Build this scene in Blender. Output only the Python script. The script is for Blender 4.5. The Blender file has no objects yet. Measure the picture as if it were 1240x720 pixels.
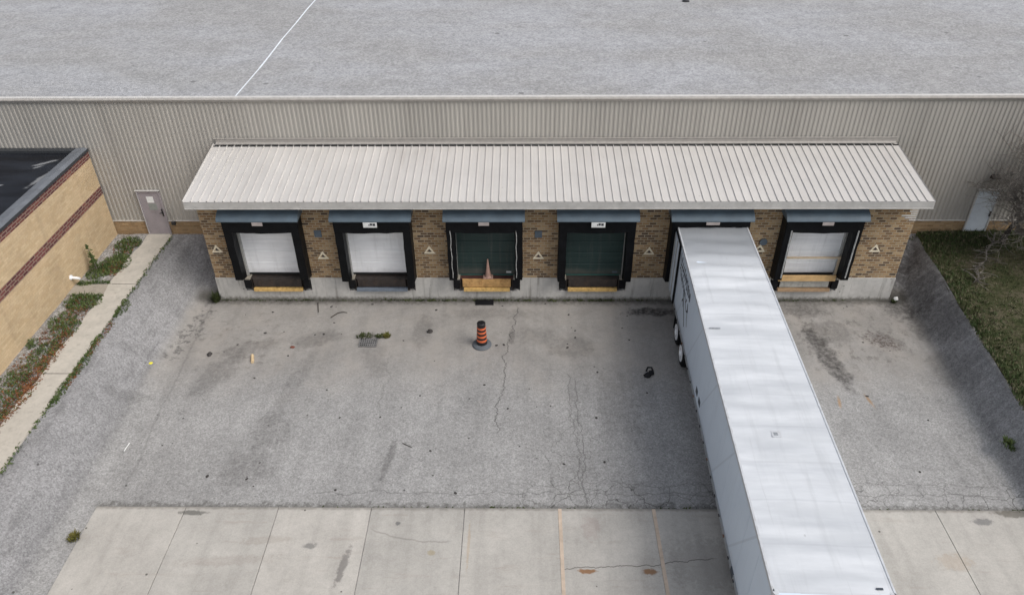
import bpy, math, random
from mathutils import Vector, Matrix, noise as mnoise
R = math.radians
scene = bpy.context.scene
col = scene.collection
rnd = random.Random(7)
ZU = 1.30            # level of the upper ground round the sunken dock yard
YW = 3.11            # front face of the main warehouse wall

# ------------------------------------------------------------------ materials
class G:
    """small wrapper round a node tree"""
    def __init__(self, name, rough=.8, spec=.3):
        self.mat = bpy.data.materials.new(name); self.mat.use_nodes = True
        self.nt = self.mat.node_tree; self.bsdf = self.nt.nodes['Principled BSDF']
        self.bsdf.inputs['Roughness'].default_value = rough
        self.bsdf.inputs['Specular IOR Level'].default_value = spec
    def n(self, t): return self.nt.nodes.new(t)
    def put(self, sock, v):
        if isinstance(v, bpy.types.NodeSocket): self.nt.links.new(v, sock)
        elif isinstance(v, (tuple, list)) and len(v) == 3 and sock.type == 'RGBA': sock.default_value = (*v, 1)
        else: sock.default_value = v
    def m(self, op, a, b=0., c=0., clamp=False):
        x = self.n('ShaderNodeMath'); x.operation = op; x.use_clamp = clamp
        self.put(x.inputs[0], a); self.put(x.inputs[1], b); self.put(x.inputs[2], c)
        return x.outputs[0]
    def add(self, a, b): return self.m('ADD', a, b)
    def sub(self, a, b): return self.m('SUBTRACT', a, b)
    def mul(self, a, b): return self.m('MULTIPLY', a, b)
    def mx(self, a, b): return self.m('MAXIMUM', a, b)
    def mn(self, a, b): return self.m('MINIMUM', a, b)
    def pos(self): return self.n('ShaderNodeNewGeometry').outputs['Position']
    def obj(self): return self.n('ShaderNodeTexCoord').outputs['Object']
    def xyz(self, v):
        s = self.n('ShaderNodeSeparateXYZ'); self.put(s.inputs[0], v); return s.outputs[0], s.outputs[1], s.outputs[2]
    def vec(self, x, y, z=0.):
        s = self.n('ShaderNodeCombineXYZ'); self.put(s.inputs[0], x); self.put(s.inputs[1], y); self.put(s.inputs[2], z); return s.outputs[0]
    def scale(self, v, sx, sy, sz):
        s = self.n('ShaderNodeVectorMath'); s.operation = 'MULTIPLY'; self.put(s.inputs[0], v); s.inputs[1].default_value = (sx, sy, sz); return s.outputs[0]
    def noise(self, v, sc, det=4., rough=.55, dist=0.):
        s = self.n('ShaderNodeTexNoise'); self.put(s.inputs['Vector'], v)
        s.inputs['Scale'].default_value = sc; s.inputs['Detail'].default_value = det
        s.inputs['Roughness'].default_value = rough; s.inputs['Distortion'].default_value = dist
        return s.outputs['Fac']
    def noise3(self, v, sc, det=3.):
        s = self.n('ShaderNodeTexNoise'); self.put(s.inputs['Vector'], v)
        s.inputs['Scale'].default_value = sc; s.inputs['Detail'].default_value = det
        return s.outputs['Color']
    def voro(self, v, sc, feature='F1', rand=1.):
        s = self.n('ShaderNodeTexVoronoi'); s.feature = feature; self.put(s.inputs['Vector'], v)
        s.inputs['Scale'].default_value = sc; s.inputs['Randomness'].default_value = rand
        return s.outputs['Distance']
    def vcol(self, v, sc):
        s = self.n('ShaderNodeTexVoronoi'); self.put(s.inputs['Vector'], v); s.inputs['Scale'].default_value = sc
        return self.xyz(s.outputs['Color'])[0]
    def white(self, v):
        s = self.n('ShaderNodeTexWhiteNoise'); s.noise_dimensions = '3D'; self.put(s.inputs['Vector'], v); return s.outputs['Value']
    def sm(self, x, a, b, lo=0., hi=1.):
        s = self.n('ShaderNodeMapRange'); s.interpolation_type = 'SMOOTHSTEP'
        self.put(s.inputs[0], x); s.inputs[1].default_value = a; s.inputs[2].default_value = b
        s.inputs[3].default_value = lo; s.inputs[4].default_value = hi; return s.outputs[0]
    def lin(self, x, a, b, lo=0., hi=1.):
        s = self.n('ShaderNodeMapRange'); self.put(s.inputs[0], x); s.inputs[1].default_value = a; s.inputs[2].default_value = b
        s.inputs[3].default_value = lo; s.inputs[4].default_value = hi; return s.outputs[0]
    def mix(self, f, a, b, blend='MIX'):
        s = self.n('ShaderNodeMix'); s.data_type = 'RGBA'; s.blend_type = blend
        self.put(s.inputs[0], f); self.put(s.inputs[6], a); self.put(s.inputs[7], b); return s.outputs[2]
    def gain(self, c, f):
        """multiply a colour by a number"""
        s = self.n('ShaderNodeMix'); s.data_type = 'RGBA'; s.blend_type = 'MULTIPLY'; s.inputs[0].default_value = 1
        self.put(s.inputs[6], c); cc = self.n('ShaderNodeCombineColor')
        for i in range(3): self.put(cc.inputs[i], f)
        self.put(s.inputs[7], cc.outputs[0]); return s.outputs[2]
    def ramp(self, f, stops, const=False):
        s = self.n('ShaderNodeValToRGB'); r = s.color_ramp
        if const: r.interpolation = 'CONSTANT'
        while len(r.elements) < len(stops): r.elements.new(.5)
        for e, (p, c) in zip(r.elements, stops): e.position = p; e.color = (*c, 1)
        self.put(s.inputs[0], f); return s.outputs[0]
    def bump(self, h, strength=.4, dist=.01):
        b = self.n('ShaderNodeBump'); b.inputs['Strength'].default_value = strength; b.inputs['Distance'].default_value = dist
        self.put(b.inputs['Height'], h); self.nt.links.new(b.outputs[0], self.bsdf.inputs['Normal'])
    def color(self, c): self.put(self.bsdf.inputs['Base Color'], c); return self
    def rough(self, r): self.put(self.bsdf.inputs['Roughness'], r); return self
    def metal(self, v): self.bsdf.inputs['Metallic'].default_value = v; return self
    def blob(self, x, y, n, cx, cy, rx, ry, rot=0., ragged=.9, a=.55, b=1.1):
        """soft ragged ellipse, 1 inside and 0 outside"""
        c, s = math.cos(R(rot)), math.sin(R(rot))
        dx, dy = self.sub(x, cx), self.sub(y, cy)
        u = self.m('DIVIDE', self.add(self.mul(dx, c), self.mul(dy, s)), rx)
        v = self.m('DIVIDE', self.sub(self.mul(dy, c), self.mul(dx, s)), ry)
        d = self.m('SQRT', self.add(self.mul(u, u), self.mul(v, v)))
        d = self.add(d, self.mul(self.sub(n, .5), ragged * 2))
        return self.sm(d, a, b, 1., 0.)
    def line(self, u, v, n, u0, v0, v1, w, amp):
        """wandering crack along v near u=u0 between v0 and v1"""
        d = self.m('ABSOLUTE', self.add(self.sub(u, u0), self.mul(self.sub(n, .5), amp)))
        k = self.sm(d, w * .5, w * 1.5, 1., 0.)
        return self.mul(k, self.mul(self.sm(v, v0 - .1, v0 + .15), self.sm(v, v1 - .15, v1 + .1, 1., 0.)))

def simple(name, c, rough=.6, spec=.4, metal=0., var=.12, sc=6., dirt=0., dirtc=(.05, .04, .03), bump=0.):
    """paint or plastic with uneven tone and some grime"""
    g = G(name, rough, spec); v = g.obj()
    n = g.noise(v, sc, 5, .6)
    k = g.gain(c, g.lin(n, .3, .7, 1 - var, 1 + var))
    if dirt: k = g.mix(g.mul(g.sm(g.noise(v, sc * 1.7, 6, .65), .5, .72), dirt), k, dirtc)
    g.color(k).metal(metal)
    if bump: g.bump(n, bump, .02)
    return g.mat
M = {}

def mk_asphalt():
    g = G('worn_asphalt', .92, .2); P = g.pos(); x, y, z = g.xyz(P)
    nL = g.noise(P, .35, 5, .6); nM = g.noise(P, 1.3, 6, .62); nF = g.noise(P, 5, 5, .65)
    up = g.sm(z, .04, .35)                                   # the sloping sides keep a coarser surface
    right = g.sm(x, 14.2, 15.4)
    far = g.sm(g.add(y, g.mul(g.sub(nL, .5), 4.)), -3.2, -6.6)     # away from the dock the aggregate is bare
    coarse = g.mx(up, far)
    base = g.mix(coarse, (.284, .27, .251), (.298, .293, .284))
    base = g.mix(up, base, (.245, .242, .242))
    base = g.gain(base, g.lin(nL, .3, .7, .86, 1.1))
    base = g.gain(base, g.lin(nM, .25, .75, .9, 1.1))
    base = g.gain(base, g.lin(nF, .25, .75, .9, 1.1))
    gr = g.noise(P, 22, 2, .8); gr2 = g.vcol(P, 26); gr3 = g.vcol(P, 15)
    grain = g.add(g.add(g.mul(g.sub(gr, .5), 1.2), g.mul(g.sub(gr2, .5), .62)), g.mul(g.sub(gr3, .5), .3))
    amp = g.add(g.lin(coarse, 0, 1, .2, .6), g.mul(up, .1))
    base = g.gain(base, g.add(1., g.mul(grain, amp)))
    # wheel tracks running out from the doors
    tr = g.noise(g.scale(P, 1.5, .1, 1), 1., 5, .6)
    base = g.gain(base, g.lin(g.sm(tr, .42, .66), 0, 1, 1.03, .93))
    # pale dusty sweep near the walls
    dust = g.mul(g.sm(g.noise(P, .8, 5, .6), .45, .68), g.sub(1., coarse))
    base = g.mix(g.mul(dust, .55), base, (.33, .305, .275))
    blobs = [  # cx, cy, rx, ry, rot, depth
        (5.2, -.85, 1.15, .34, 0, .85), (11.3, -.75, 1.3, .5, 0, .5), (11.4, -3.6, .45, 2.1, 8, .72), (11.9, -2.2, 1.2, .8, 20, .35),
        (13.9, -2.7, .75, .5, -35, .35), (-10.5, -3.2, 1.4, .5, 20, .32), (-11.2, -4.6, .6, 1.6, -20, .3),
        (-8.8, -9.2, 1.1, .9, 0, .28), (-8.4, -7.5, .8, 1., 0, .25), (1.9, -3.1, 1.0, .7, 0, .3), (.4, -2.4, 1., .6, 0, .2),
        (-4.32, -8.8, .16, .95, -8, .42), (-3.9, -2.2, .4, 1.3, 0, .28), (-7.9, -2.6, 1.1, .5, 25, .3), (-5.6, -3.6, .5, 1.6, 12, .22),
        (-8.3, -5.4, .35, 2.6, -10, .2), (-1.2, -1.0, 2.2, .4, 0, .2), (-.42, -2.5, .16, .5, 0, .4), (9.6, -1.7, .8, .5, 0, .4),
        (-14, -4, .9, .35, 30, .2), (-13.8, -6.2, .8, .3, 20, .2), (3.3, -6.6, .8, 2.2, 0, .22),
        (15.6, .2, 1.2, 2.0, 0, .62), (15.9, -2.0, .8, 1.6, 10, .45), (15.5, -4.6, .6, 1.4, 5, .25), (15.8, 2.0, 1.3, 1.2, 0, .65), (-12.9, 1.6, 1.2, 1.7, 0, .3)]
    nb = g.noise(P, 2.2, 6, .68)
    fine = g.lin(g.sm(g.noise(P, 6, 5, .7), .36, .6), 0, 1, .55, 1.1)
    for cx, cy, rx, ry, rot, dep in blobs:
        base = g.mix(g.mul(g.mul(g.blob(x, y, nb, cx, cy, rx, ry, rot), fine), dep), base, (.046, .042, .04))
    # streaked side slope on the right, its shade put into the colour
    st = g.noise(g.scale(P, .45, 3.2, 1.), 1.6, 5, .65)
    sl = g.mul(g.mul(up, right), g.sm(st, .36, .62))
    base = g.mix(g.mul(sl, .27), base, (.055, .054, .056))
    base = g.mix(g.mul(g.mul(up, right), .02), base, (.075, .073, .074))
    stl = g.noise(g.scale(P, 3.5, .5, 1.), 1.2, 5, .65)
    base = g.mix(g.mul(g.mul(up, g.sm(x, -12, -13)), g.mul(g.sm(stl, .5, .7), .35)), base, (.09, .088, .088))
    dirtr = g.mul(g.blob(x, y, nb, 12.4, -2.4, 3.2, 2.4, 0, .6), g.sm(g.noise(g.scale(P, 1, .7, 1), 3.2, 6, .72), .5, .66))
    base = g.mix(g.mul(dirtr, .5), base, (.07, .062, .055))
    dirtl = g.mul(g.blob(x, y, nb, -10.6, -3.0, 2.6, 2.2, 0, .6), g.sm(g.noise(g.scale(P, 1, 1.4, 1), 2.6, 6, .72), .52, .68))
    base = g.mix(g.mul(dirtl, .42), base, (.08, .07, .06))
    cn = g.noise(g.vec(0., y, 41.), .7, 5, .65)
    edge = g.mul(g.line(g.add(x, g.mul(y, .05)), y, cn, -12.85, -10.4, 0., .04, .5), .2)
    base = g.mix(edge, base, (.07, .068, .066))
    pt = g.mul(g.blob(x, y, nb, -13.0, -2.2, .5, 2.2, -6, .9), g.sm(g.noise(P, 4, 5, .7), .5, .58))
    base = g.mix(g.mul(pt, .6), base, (.06, .058, .056))
    # rust drips and leaf litter stain
    base = g.mix(g.mul(g.blob(x, y, nb, 11.02, -6.1, .07, .34, -10, .7, .1, 1.2), .7), base, (.34, .2, .08))
    base = g.mix(g.mul(g.blob(x, y, nb, 12.1, -6.0, .07, .4, 10, .7, .1, 1.2), .7), base, (.32, .19, .08))
    base = g.mix(g.mul(g.blob(x, y, g.noise(P, 5, 4, .7), 13.8, -2.7, .8, .5, -35, 1.1), g.mul(g.sm(g.noise(P, 9, 4, .7), .46, .6), .75)), base, (.065, .04, .036))
    # damp grime at the foot of the dock wall and along the edge of the concrete
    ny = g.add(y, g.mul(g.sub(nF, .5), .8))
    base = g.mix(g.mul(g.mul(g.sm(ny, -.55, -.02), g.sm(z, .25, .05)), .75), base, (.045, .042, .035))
    base = g.mix(g.mul(g.mul(g.sm(ny, -10.5, -10.68), g.mul(g.sm(x, -13.1, -12.8), g.sm(ny, -11.0, -10.8))), .5), base, (.06, .056, .045))
    # small dark flecks
    fl = g.voro(P, 1.1); fl2 = g.voro(g.scale(P, 1, 1.3, 1), 2.3)
    base = g.mix(g.mul(g.sm(fl, .05, .028), .8), base, (.05, .045, .042))
    base = g.mix(g.mul(g.sm(fl2, .055, .035), .5), base, (.07, .06, .055))
    base = g.mix(g.mul(g.sm(g.voro(g.scale(P, 1.2, 1, 1), 1.7), .035, .02), .7), base, (.42, .40, .37))
    # cracks
    c1 = g.noise(g.vec(0., y, 3.), .9, 5, .65); c2 = g.noise(g.vec(0., y, 11.), 1.1, 5, .65); c3 = g.noise(g.vec(0., y, 23.), .8, 5, .6)
    skew = g.add(x, g.mul(y, -.09))
    cr = g.line(skew, y, c1, -.28, -7.6, -.5, .016, 1.3)
    cr = g.mx(cr, g.mul(g.line(g.add(x, g.mul(y, .05)), y, c2, 1.35, -10.6, -4.6, .013, .9), .7))
    cr = g.mx(cr, g.mul(g.line(g.add(x, g.mul(y, .02)), y, c3, 1.75, -10.6, -4.9, .013, .9), .7))
    cr = g.mx(cr, g.mul(g.line(g.add(x, g.mul(y, .1)), y, c1, .95, -10.6, -6.4, .012, 1.2), .5))
    cr = g.mx(cr, g.mul(g.line(x, y, c2, -5.0, -7.5, -3.4, .02, 1.4), .35))
    h1 = g.noise(g.vec(x, 0., 5.), .8, 5, .6); h2 = g.noise(g.vec(x, 0., 15.), .6, 5, .6)
    cr = g.mx(cr, g.mul(g.line(y, x, h1, -10.15, -6.5, 14.5, .013, .9), .65))
    cr = g.mx(cr, g.mul(g.line(y, x, h2, -9.75, -.5, 14.5, .012, 1.3), .55))
    wob = g.n('ShaderNodeVectorMath'); wob.operation = 'ADD'
    g.put(wob.inputs[0], g.scale(P, 1, 1, 0)); g.put(wob.inputs[1], g.scale(g.noise3(P, 2.2), .5, .5, 0))
    al = g.sm(g.voro(wob.outputs[0], 1.5, 'DISTANCE_TO_EDGE'), .016, .005)
    zone = g.mul(g.sm(g.add(y, g.mul(g.sub(nM, .5), 1.6)), -9.3, -10.2), g.mul(g.sm(x, -1.8, 1.), g.sm(z, .2, .05)))
    zone = g.mx(zone, g.mul(g.blob(x, y, nb, 1.6, -8.6, 1.1, 2.0, 0), .7))
    cr = g.mx(cr, g.mul(al, zone))
    cr = g.mul(cr, g.sm(z, .3, .1))
    base = g.mix(g.mul(cr, .72), base, (.06, .057, .052))
    g.color(base)
    g.bump(g.add(g.mul(gr, .7), g.sub(nF, g.mul(cr, 1.2))), .5, .012)
    return g.mat
M['asphalt'] = mk_asphalt()

def mk_apron():
    g = G('weathered_concrete', .85, .25); P = g.pos(); x, y, z = g.xyz(P)
    idx = g.m('FLOOR', g.m('DIVIDE', g.add(x, 10.16), 2.807))
    t = g.white(g.vec(idx, g.m('FLOOR', g.m('DIVIDE', g.add(y, 10.72), 4.6)), 1.))
    base = g.mix(t, (.40, .383, .35), (.445, .422, .383))
    nL = g.noise(P, .7, 6, .62); nF = g.noise(P, 6, 5, .65); nb = g.noise(P, 7, 6, .7)
    base = g.gain(base, g.lin(nL, .25, .75, .82, 1.14)); base = g.gain(base, g.lin(nF, .25, .75, .93, 1.06))
    base = g.gain(base, g.lin(g.noise(P, 24, 2, .7), .25, .75, .92, 1.08))
    st = g.noise(g.scale(P, 2.2, .22, 1), 1., 5, .6)
    base = g.gain(base, g.lin(g.sm(st, .45, .68), 0, 1, 1.02, .92))
    hs = g.noise(g.scale(P, .5, 3.4, 1), 1., 5, .6)
    base = g.mix(g.mul(g.sm(hs, .56, .72), .22), base, (.25, .19, .15))
    for cx, cy, rx, ry, rot, dep, c in [(-5.03, -12.75, .13, .75, -8, .62, (.12, .11, .105)), (-6.1, -12.1, .22, .13, 0, .6, (.12, .12, .115)),
            (-7.4, -11.9, .9, .16, 5, .2, (.2, .15, .11)), (-9.9, -10.95, .5, .1, 0, .7, (.08, .08, .07)), (1.78, -12.87, .3, .09, 0, .85, (.24, .11, .035)),
            (3.5, -12.88, .26, .1, 0, .85, (.2, .1, .04)), (13.5, -11.15, .36, .14, 0, .65, (.13, .13, .13)), (-3.67, -11.3, .09, .08, 0, .7, (.1, .1, .1)),
            (-1.55, -12.05, .05, .9, 0, .35, (.4, .28, .16)), (-8.4, -12.6, 1.6, .2, 4, .18, (.2, .15, .12)), (2.0, -11.4, .3, .5, 0, .2, (.25, .16, .14)),
            (5.2, -12.6, 1.4, 1.0, 0, .35, (.2, .185, .165)), (14.6, -10.85, .7, .16, 0, .7, (.1, .09, .07)), (12.1, -12.5, .6, .3, 0, .25, (.35, .24, .14)), (-2.6, -12.3, .12, .1, 0, .5, (.3, .24, .12))]:
        base = g.mix(g.mul(g.blob(x, y, nb, cx, cy, rx, ry, rot, 1.0), dep), base, c)
    h1 = g.noise(g.vec(x, 0., 2.), .9, 5, .6)
    cr = g.line(g.sub(y, g.mul(x, .09)), x, h1, -12.95, 1.1, 5.4, .013, .5)
    cr = g.mx(cr, g.mul(g.line(g.sub(y, g.mul(g.mul(g.add(x, 2.6), g.add(x, 2.6)), .13)), x, h1, -11.95, -4.4, -2.1, .026, .4), .35))
    base = g.mix(g.mul(cr, .75), base, (.07, .065, .055))
    fl = g.voro(P, 1.2)
    base = g.mix(g.mul(g.sm(fl, .05, .03), .8), base, (.06, .055, .05))
    base = g.mix(g.mul(g.sm(g.voro(P, 2.6), .04, .025), .4), base, (.1, .09, .08))
    base = g.mix(g.mul(g.sm(g.add(y, g.mul(g.sub(nF, .5), .3)), -10.86, -10.74), .5), base, (.11, .1, .085))
    g.color(base); g.bump(nF, .25, .01); return g.mat
M['apron'] = mk_apron()

def mk_concrete(name, c, streak=.5, low=None):
    g = G(name, .88, .25); P = g.pos(); x, y, z = g.xyz(P)
    n = g.noise(P, 1.4, 6, .62); nf = g.noise(P, 9, 5, .65)
    b = g.gain(c, g.lin(n, .25, .75, .84, 1.12)); b = g.gain(b, g.lin(nf, .25, .75, .92, 1.07))
    s = g.noise(g.scale(P, 5., 5., .5), 1., 5, .65)
    b = g.mix(g.mul(g.sm(s, .5, .72), streak), b, (.17, .16, .14))
    b = g.mix(g.mul(g.sm(g.voro(P, 1.9), .09, .05), streak), b, (.12, .11, .1))
    if low is not None:
        b = g.mix(g.mul(g.sm(g.add(z, g.mul(g.sub(nf, .5), .3)), low + .2, low), .75), b, (.075, .07, .05))
    g.color(b); g.bump(nf, .3, .01); return g.mat
M['foundation'] = mk_concrete('dock_foundation_concrete', (.5, .485, .455), .6, .02)
M['sidewalk'] = mk_concrete('pale_sidewalk_concrete', (.47, .44, .385), .25)
M['sill_concrete'] = mk_concrete('dirty_sill_concrete', (.33, .3, .25), .6, .02)

def mk_brick(name, axis, w, h, stops, mortar, mw=.1, tone=.12, bumpy=.5):
    """running bond on world axes; axis is the horizontal one"""
    g = G(name, .9, .2); P = g.pos(); x, y, z = g.xyz(P)
    u = {'x': x, 'y': y, 'xy': g.add(x, y)}[axis]
    zz = g.m('DIVIDE', g.add(z, 10.), h); row = g.m('FLOOR', zz); fz = g.m('FRACT', zz)
    uu = g.add(g.m('DIVIDE', g.add(u, 100.), w), g.mul(g.m('MODULO', row, 2.), .5)); cidx = g.m('FLOOR', uu); fu = g.m('FRACT', uu)
    ran = g.white(g.vec(cidx, row, 4.)); ran2 = g.white(g.vec(cidx, row, 9.))
    b = g.ramp(ran, stops, True)
    b = g.gain(b, g.lin(ran2, 0, 1, 1 - tone, 1 + tone))
    du = g.mul(g.mn(fu, g.sub(1., fu)), w); dz = g.mul(g.mn(fz, g.sub(1., fz)), h)
    mort = g.sm(g.mn(du, dz), mw * h * .5, mw * h * 1.2, 1., 0.)
    b = g.mix(mort, b, mortar)
    n = g.noise(P, .8, 5, .6); b = g.gain(b, g.lin(n, .25, .75, .86, 1.12))
    b = g.gain(b, g.lin(g.noise(P, 14, 4, .7), .25, .75, .88, 1.1))
    ws = g.noise(g.scale(P, 1.6, 1.6, .22), 1., 5, .65); b = g.mix(g.mul(g.sm(ws, .5, .72), .22), b, (.2, .15, .1))
    g.color(b); g.bump(g.sub(g.noise(P, 30, 3, .6), mort), bumpy, .01); return g.mat
tan = [(0, (.29, .185, .095)), (.2, (.34, .23, .125)), (.42, (.24, .145, .075)), (.58, (.38, .27, .155)), (.70, (.175, .11, .064)), (.84, (.135, .088, .056)), (.95, (.09, .062, .046))]
M['brick_tan'] = mk_brick('mottled_tan_brick', 'xy', .27, .112, tan, (.37, .31, .22), .15)
buff = [(0, (.495, .38, .24)), (.3, (.515, .40, .257)), (.6, (.475, .358, .22)), (.85, (.50, .38, .243))]
M['brick_buff'] = mk_brick('buff_brick', 'y', .3, .1, buff, (.455, .345, .21), .08, .05, .3)
red = [(0, (.14, .045, .045)), (.35, (.1, .034, .038)), (.7, (.165, .058, .05))]
M['brick_red'] = mk_brick('dark_red_band_brick', 'y', .31, .115, red, (.24, .175, .14), .18, .15)
plin = [(0, (.34, .225, .12)), (.4, (.38, .26, .145)), (.7, (.29, .19, .1))]
M['brick_plinth'] = mk_brick('plinth_brick', 'x', .27, .094, plin, (.3, .235, .155), .1)

def mk_cladding():
    g = G('beige_corrugated_steel', .55, .35); P = g.pos(); x, y, z = g.xyz(P)
    n = g.noise(g.scale(P, 1., 1., .2), .5, 5, .6)
    b = g.gain((.38, .36, .326), g.lin(n, .25, .75, .9, 1.08))
    s = g.noise(g.scale(P, 3, 3, .15), 1., 5, .65)
    b = g.mix(g.mul(g.sm(s, .5, .75), .3), b, (.2, .185, .165))
    pan = g.white(g.vec(g.m('FLOOR', g.m('DIVIDE', x, 1.0)), 0., 0.))
    b = g.gain(b, g.lin(pan, 0, 1, .96, 1.04))
    b = g.mix(g.mul(g.sm(g.m('ABSOLUTE', g.sub(z, 5.35)), .03, .012), .12), b, (.14, .13, .12))
    g.color(b); return g.mat
M['cladding'] = mk_cladding()
def mk_canopy():
    g = G('pale_canopy_steel', .5, .4); P = g.pos()
    n = g.noise(P, .7, 5, .6)
    b = g.gain((.52, .50, .473), g.lin(n, .25, .75, .92, 1.06))
    pan = g.white(g.vec(g.m('FLOOR', g.m('DIVIDE', g.xyz(P)[0], .9)), 0., 0.)); b = g.gain(b, g.lin(pan, 0, 1, .965, 1.03))
    s = g.noise(g.scale(P, 4, .35, 1.), 1., 5, .65)
    b = g.mix(g.mul(g.sm(s, .52, .76), .3), b, (.36, .33, .3))
    b = g.mix(g.mul(g.sm(g.voro(P, 1.3), .05, .025), .6), b, (.3, .27, .24))
    g.color(b); return g.mat
M['canopy'] = mk_canopy()
def mk_roofgravel():
    g = G('gravel_roofing', .95, .2); P = g.pos()
    nL = g.noise(g.scale(P, .6, 1, 1), .22, 6, .62); nM = g.noise(P, 1.1, 5, .6)
    b = g.mix(g.sm(nL, .35, .66), (.315, .312, .308), (.355, .358, .368))
    b = g.gain(b, g.lin(nM, .25, .75, .88, 1.1))
    st = g.noise(g.scale(P, .12, 1.6, 1), 1., 5, .6); b = g.gain(b, g.lin(st, .3, .7, 1.025, .975))
    gr = g.add(g.mul(g.sub(g.noise(P, 10, 2, .8), .5), 1.0), g.mul(g.sub(g.vcol(P, 14), .5), .5))
    b = g.gain(b, g.add(1., g.mul(gr, .68)))
    b = g.gain(b, g.lin(g.noise(P, 3.5, 4, .7), .3, .7, .9, 1.1))
    b = g.mix(g.mul(g.sm(g.voro(P, .35), .05, .03), .6), b, (.1, .1, .1))
    g.color(b); g.bump(g.noise(P, 20, 3, .7), .6, .02); return g.mat
M['roof_gravel'] = mk_roofgravel()
def mk_membrane():
    g = G('black_roof_membrane', .5, .2); P = g.pos(); x, y, z = g.xyz(P)
    nb = g.noise(g.scale(P, 1., 2.2, 1), 2.0, 6, .7); n = g.noise(g.scale(P, .3, 1.6, 1.), 1., 5, .6)
    b = g.mix(g.sm(n, .35, .7), (.007, .008, .011), (.02, .023, .03))
    for cx, cy, rx, ry, rot in [(-18.95, 1.9, .5, .12, 38), (-19.1, 1.5, .2, .07, 35), (-19.9, -.1, .35, .09, 20), (-18.45, .55, .16, .8, -12), (-20.2, -.4, .4, .1, 0)]:
        b = g.mix(g.mul(g.blob(x, y, nb, cx, cy, rx, ry, rot, .9), .7), b, (.27, .275, .28))
    g.color(b); g.rough(g.lin(n, .3, .7, .5, .7)); return g.mat
M['membrane'] = mk_membrane()
M['coping'] = simple('blue_grey_coping', (.14, .15, .165), .6, .3, var=.2, sc=2, dirt=.25)
M['coping_dark'] = simple('coping_drip_edge', (.035, .038, .042), .6)
M['roof_trim'] = simple('pale_roof_edge_metal', (.56, .54, .51), .45, .4, dirt=.2, dirtc=(.3, .28, .25))
M['gutter'] = simple('grey_beige_gutter', (.33, .31, .285), .5, .4, dirt=.25)
M['flashing'] = simple('ridge_flashing', (.31, .29, .265), .5, .4, dirt=.35, dirtc=(.2, .18, .16))
M['fascia'] = simple('light_grey_fascia', (.42, .41, .39), .6, .35, sc=3, dirt=.25, dirtc=(.3, .28, .25))
M['soffit'] = simple('soffit_boards', (.2, .19, .18))
M['roof_seam'] = simple('white_roof_tape', (.72, .75, .79), .6, .3, var=.1)
M['black_vinyl'] = simple('black_dock_vinyl', (.004, .0045, .0055), .5, .14, var=.4, sc=3, dirt=.2, dirtc=(.018, .017, .013), bump=.6)
M['pad_wear'] = simple('worn_pad_edge', (.36, .36, .35), .7, .3, var=.3, sc=8, dirt=.5)
M['awning'] = simple('blue_grey_awning_steel', (.094, .127, .155), .45, .4, var=.18, sc=1.5, dirt=.3, dirtc=(.09, .1, .1))
M['cream'] = simple('cream_door_jamb', (.5, .465, .4), .6, dirt=.45, dirtc=(.17, .14, .1))
M['rail_steel'] = simple('galvanised_guide_rail', (.36, .36, .35), .5, .5, dirt=.3)
def mk_door(name, c, seams, dirt):
    g = G(name, .5, .4); P = g.pos(); x, y, z = g.xyz(P)
    n = g.noise(P, 1.2, 5, .6); b = g.gain(c, g.lin(n, .25, .75, .93, 1.06))
    s = g.noise(g.scale(P, 6, 1, .5), 1., 5, .65); b = g.mix(g.mul(g.sm(s, .5, .75), dirt), b, (.12, .11, .1))
    h = g.noise(g.scale(P, .5, 1, 6), 1., 4, .6); b = g.gain(b, g.lin(h, .3, .7, .93, 1.06))
    b = g.mix(g.mul(g.sm(g.add(z, g.mul(g.sub(n, .5), .6)), 1.5, 1.2), dirt * 1.3), b, (.14, .125, .105))
    g.color(b); return g.mat
M['door_white'] = mk_door('white_overhead_door', (.85, .855, .86), 1, .13)
M['door_green'] = mk_door('dark_green_overhead_door', (.02, .042, .039), 1, .3)
M['seal'] = simple('door_bottom_seal', (.02, .02, .02))
M['green_seal'] = simple('green_bottom_rail', (.04, .14, .12), .5)
M['steel_dark'] = simple('dark_rusty_deck_steel', (.036, .029, .026), .6, .4, var=.35, sc=4, dirt=.5, dirtc=(.085, .05, .03))
M['steel_red'] = simple('red_brown_deck_steel', (.075, .032, .026), .65, .3, var=.3, sc=4, dirt=.4, dirtc=(.04, .03, .025))
M['lip_rust'] = simple('rusted_yellow_lip', (.5, .30, .12), .7, .3, var=.3, sc=4, dirt=.7, dirtc=(.24, .1, .035))
M['yellow'] = simple('safety_yellow_bar', (.62, .41, .15), .65, .3, var=.2, sc=6, dirt=.7, dirtc=(.22, .1, .03))
M['bar_blue'] = simple('blue_grey_bar', (.16, .19, .23), .5, .4, var=.2, sc=4, dirt=.35)
M['lip_pale'] = simple('pale_concrete_lip', (.43, .42, .38), .8, .3, var=.2, sc=5, dirt=.5, dirtc=(.2, .15, .1))
M['bar_rust'] = simple('pale_rust_bar', (.37, .25, .15), .75, .3, var=.25, sc=4, dirt=.5, dirtc=(.24, .12, .05))
M['rubber'] = simple('black_rubber', (.008, .008, .009), .75, .15, var=.3)
M['timber'] = simple('raw_timber', (.55, .36, .17), .75, .25, var=.16, sc=5, dirt=.2, dirtc=(.3, .18, .08))
M['timber_pale'] = simple('weathered_timber', (.5, .4, .28), .75, .25, var=.15, sc=5)
M['filler'] = simple('tan_joint_sealant', (.52, .42, .33), .8, .25, var=.15, sc=3, dirt=.3, dirtc=(.3, .25, .2))
M['sign_cream'] = simple('cream_sign_plate', (.74, .66, .5), .6, var=.1, sc=12)
M['sign_dark'] = simple('dark_sign_print', (.07, .055, .05), .6)
M['placard_white'] = simple('white_placard', (.62, .63, .62), .5)
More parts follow.
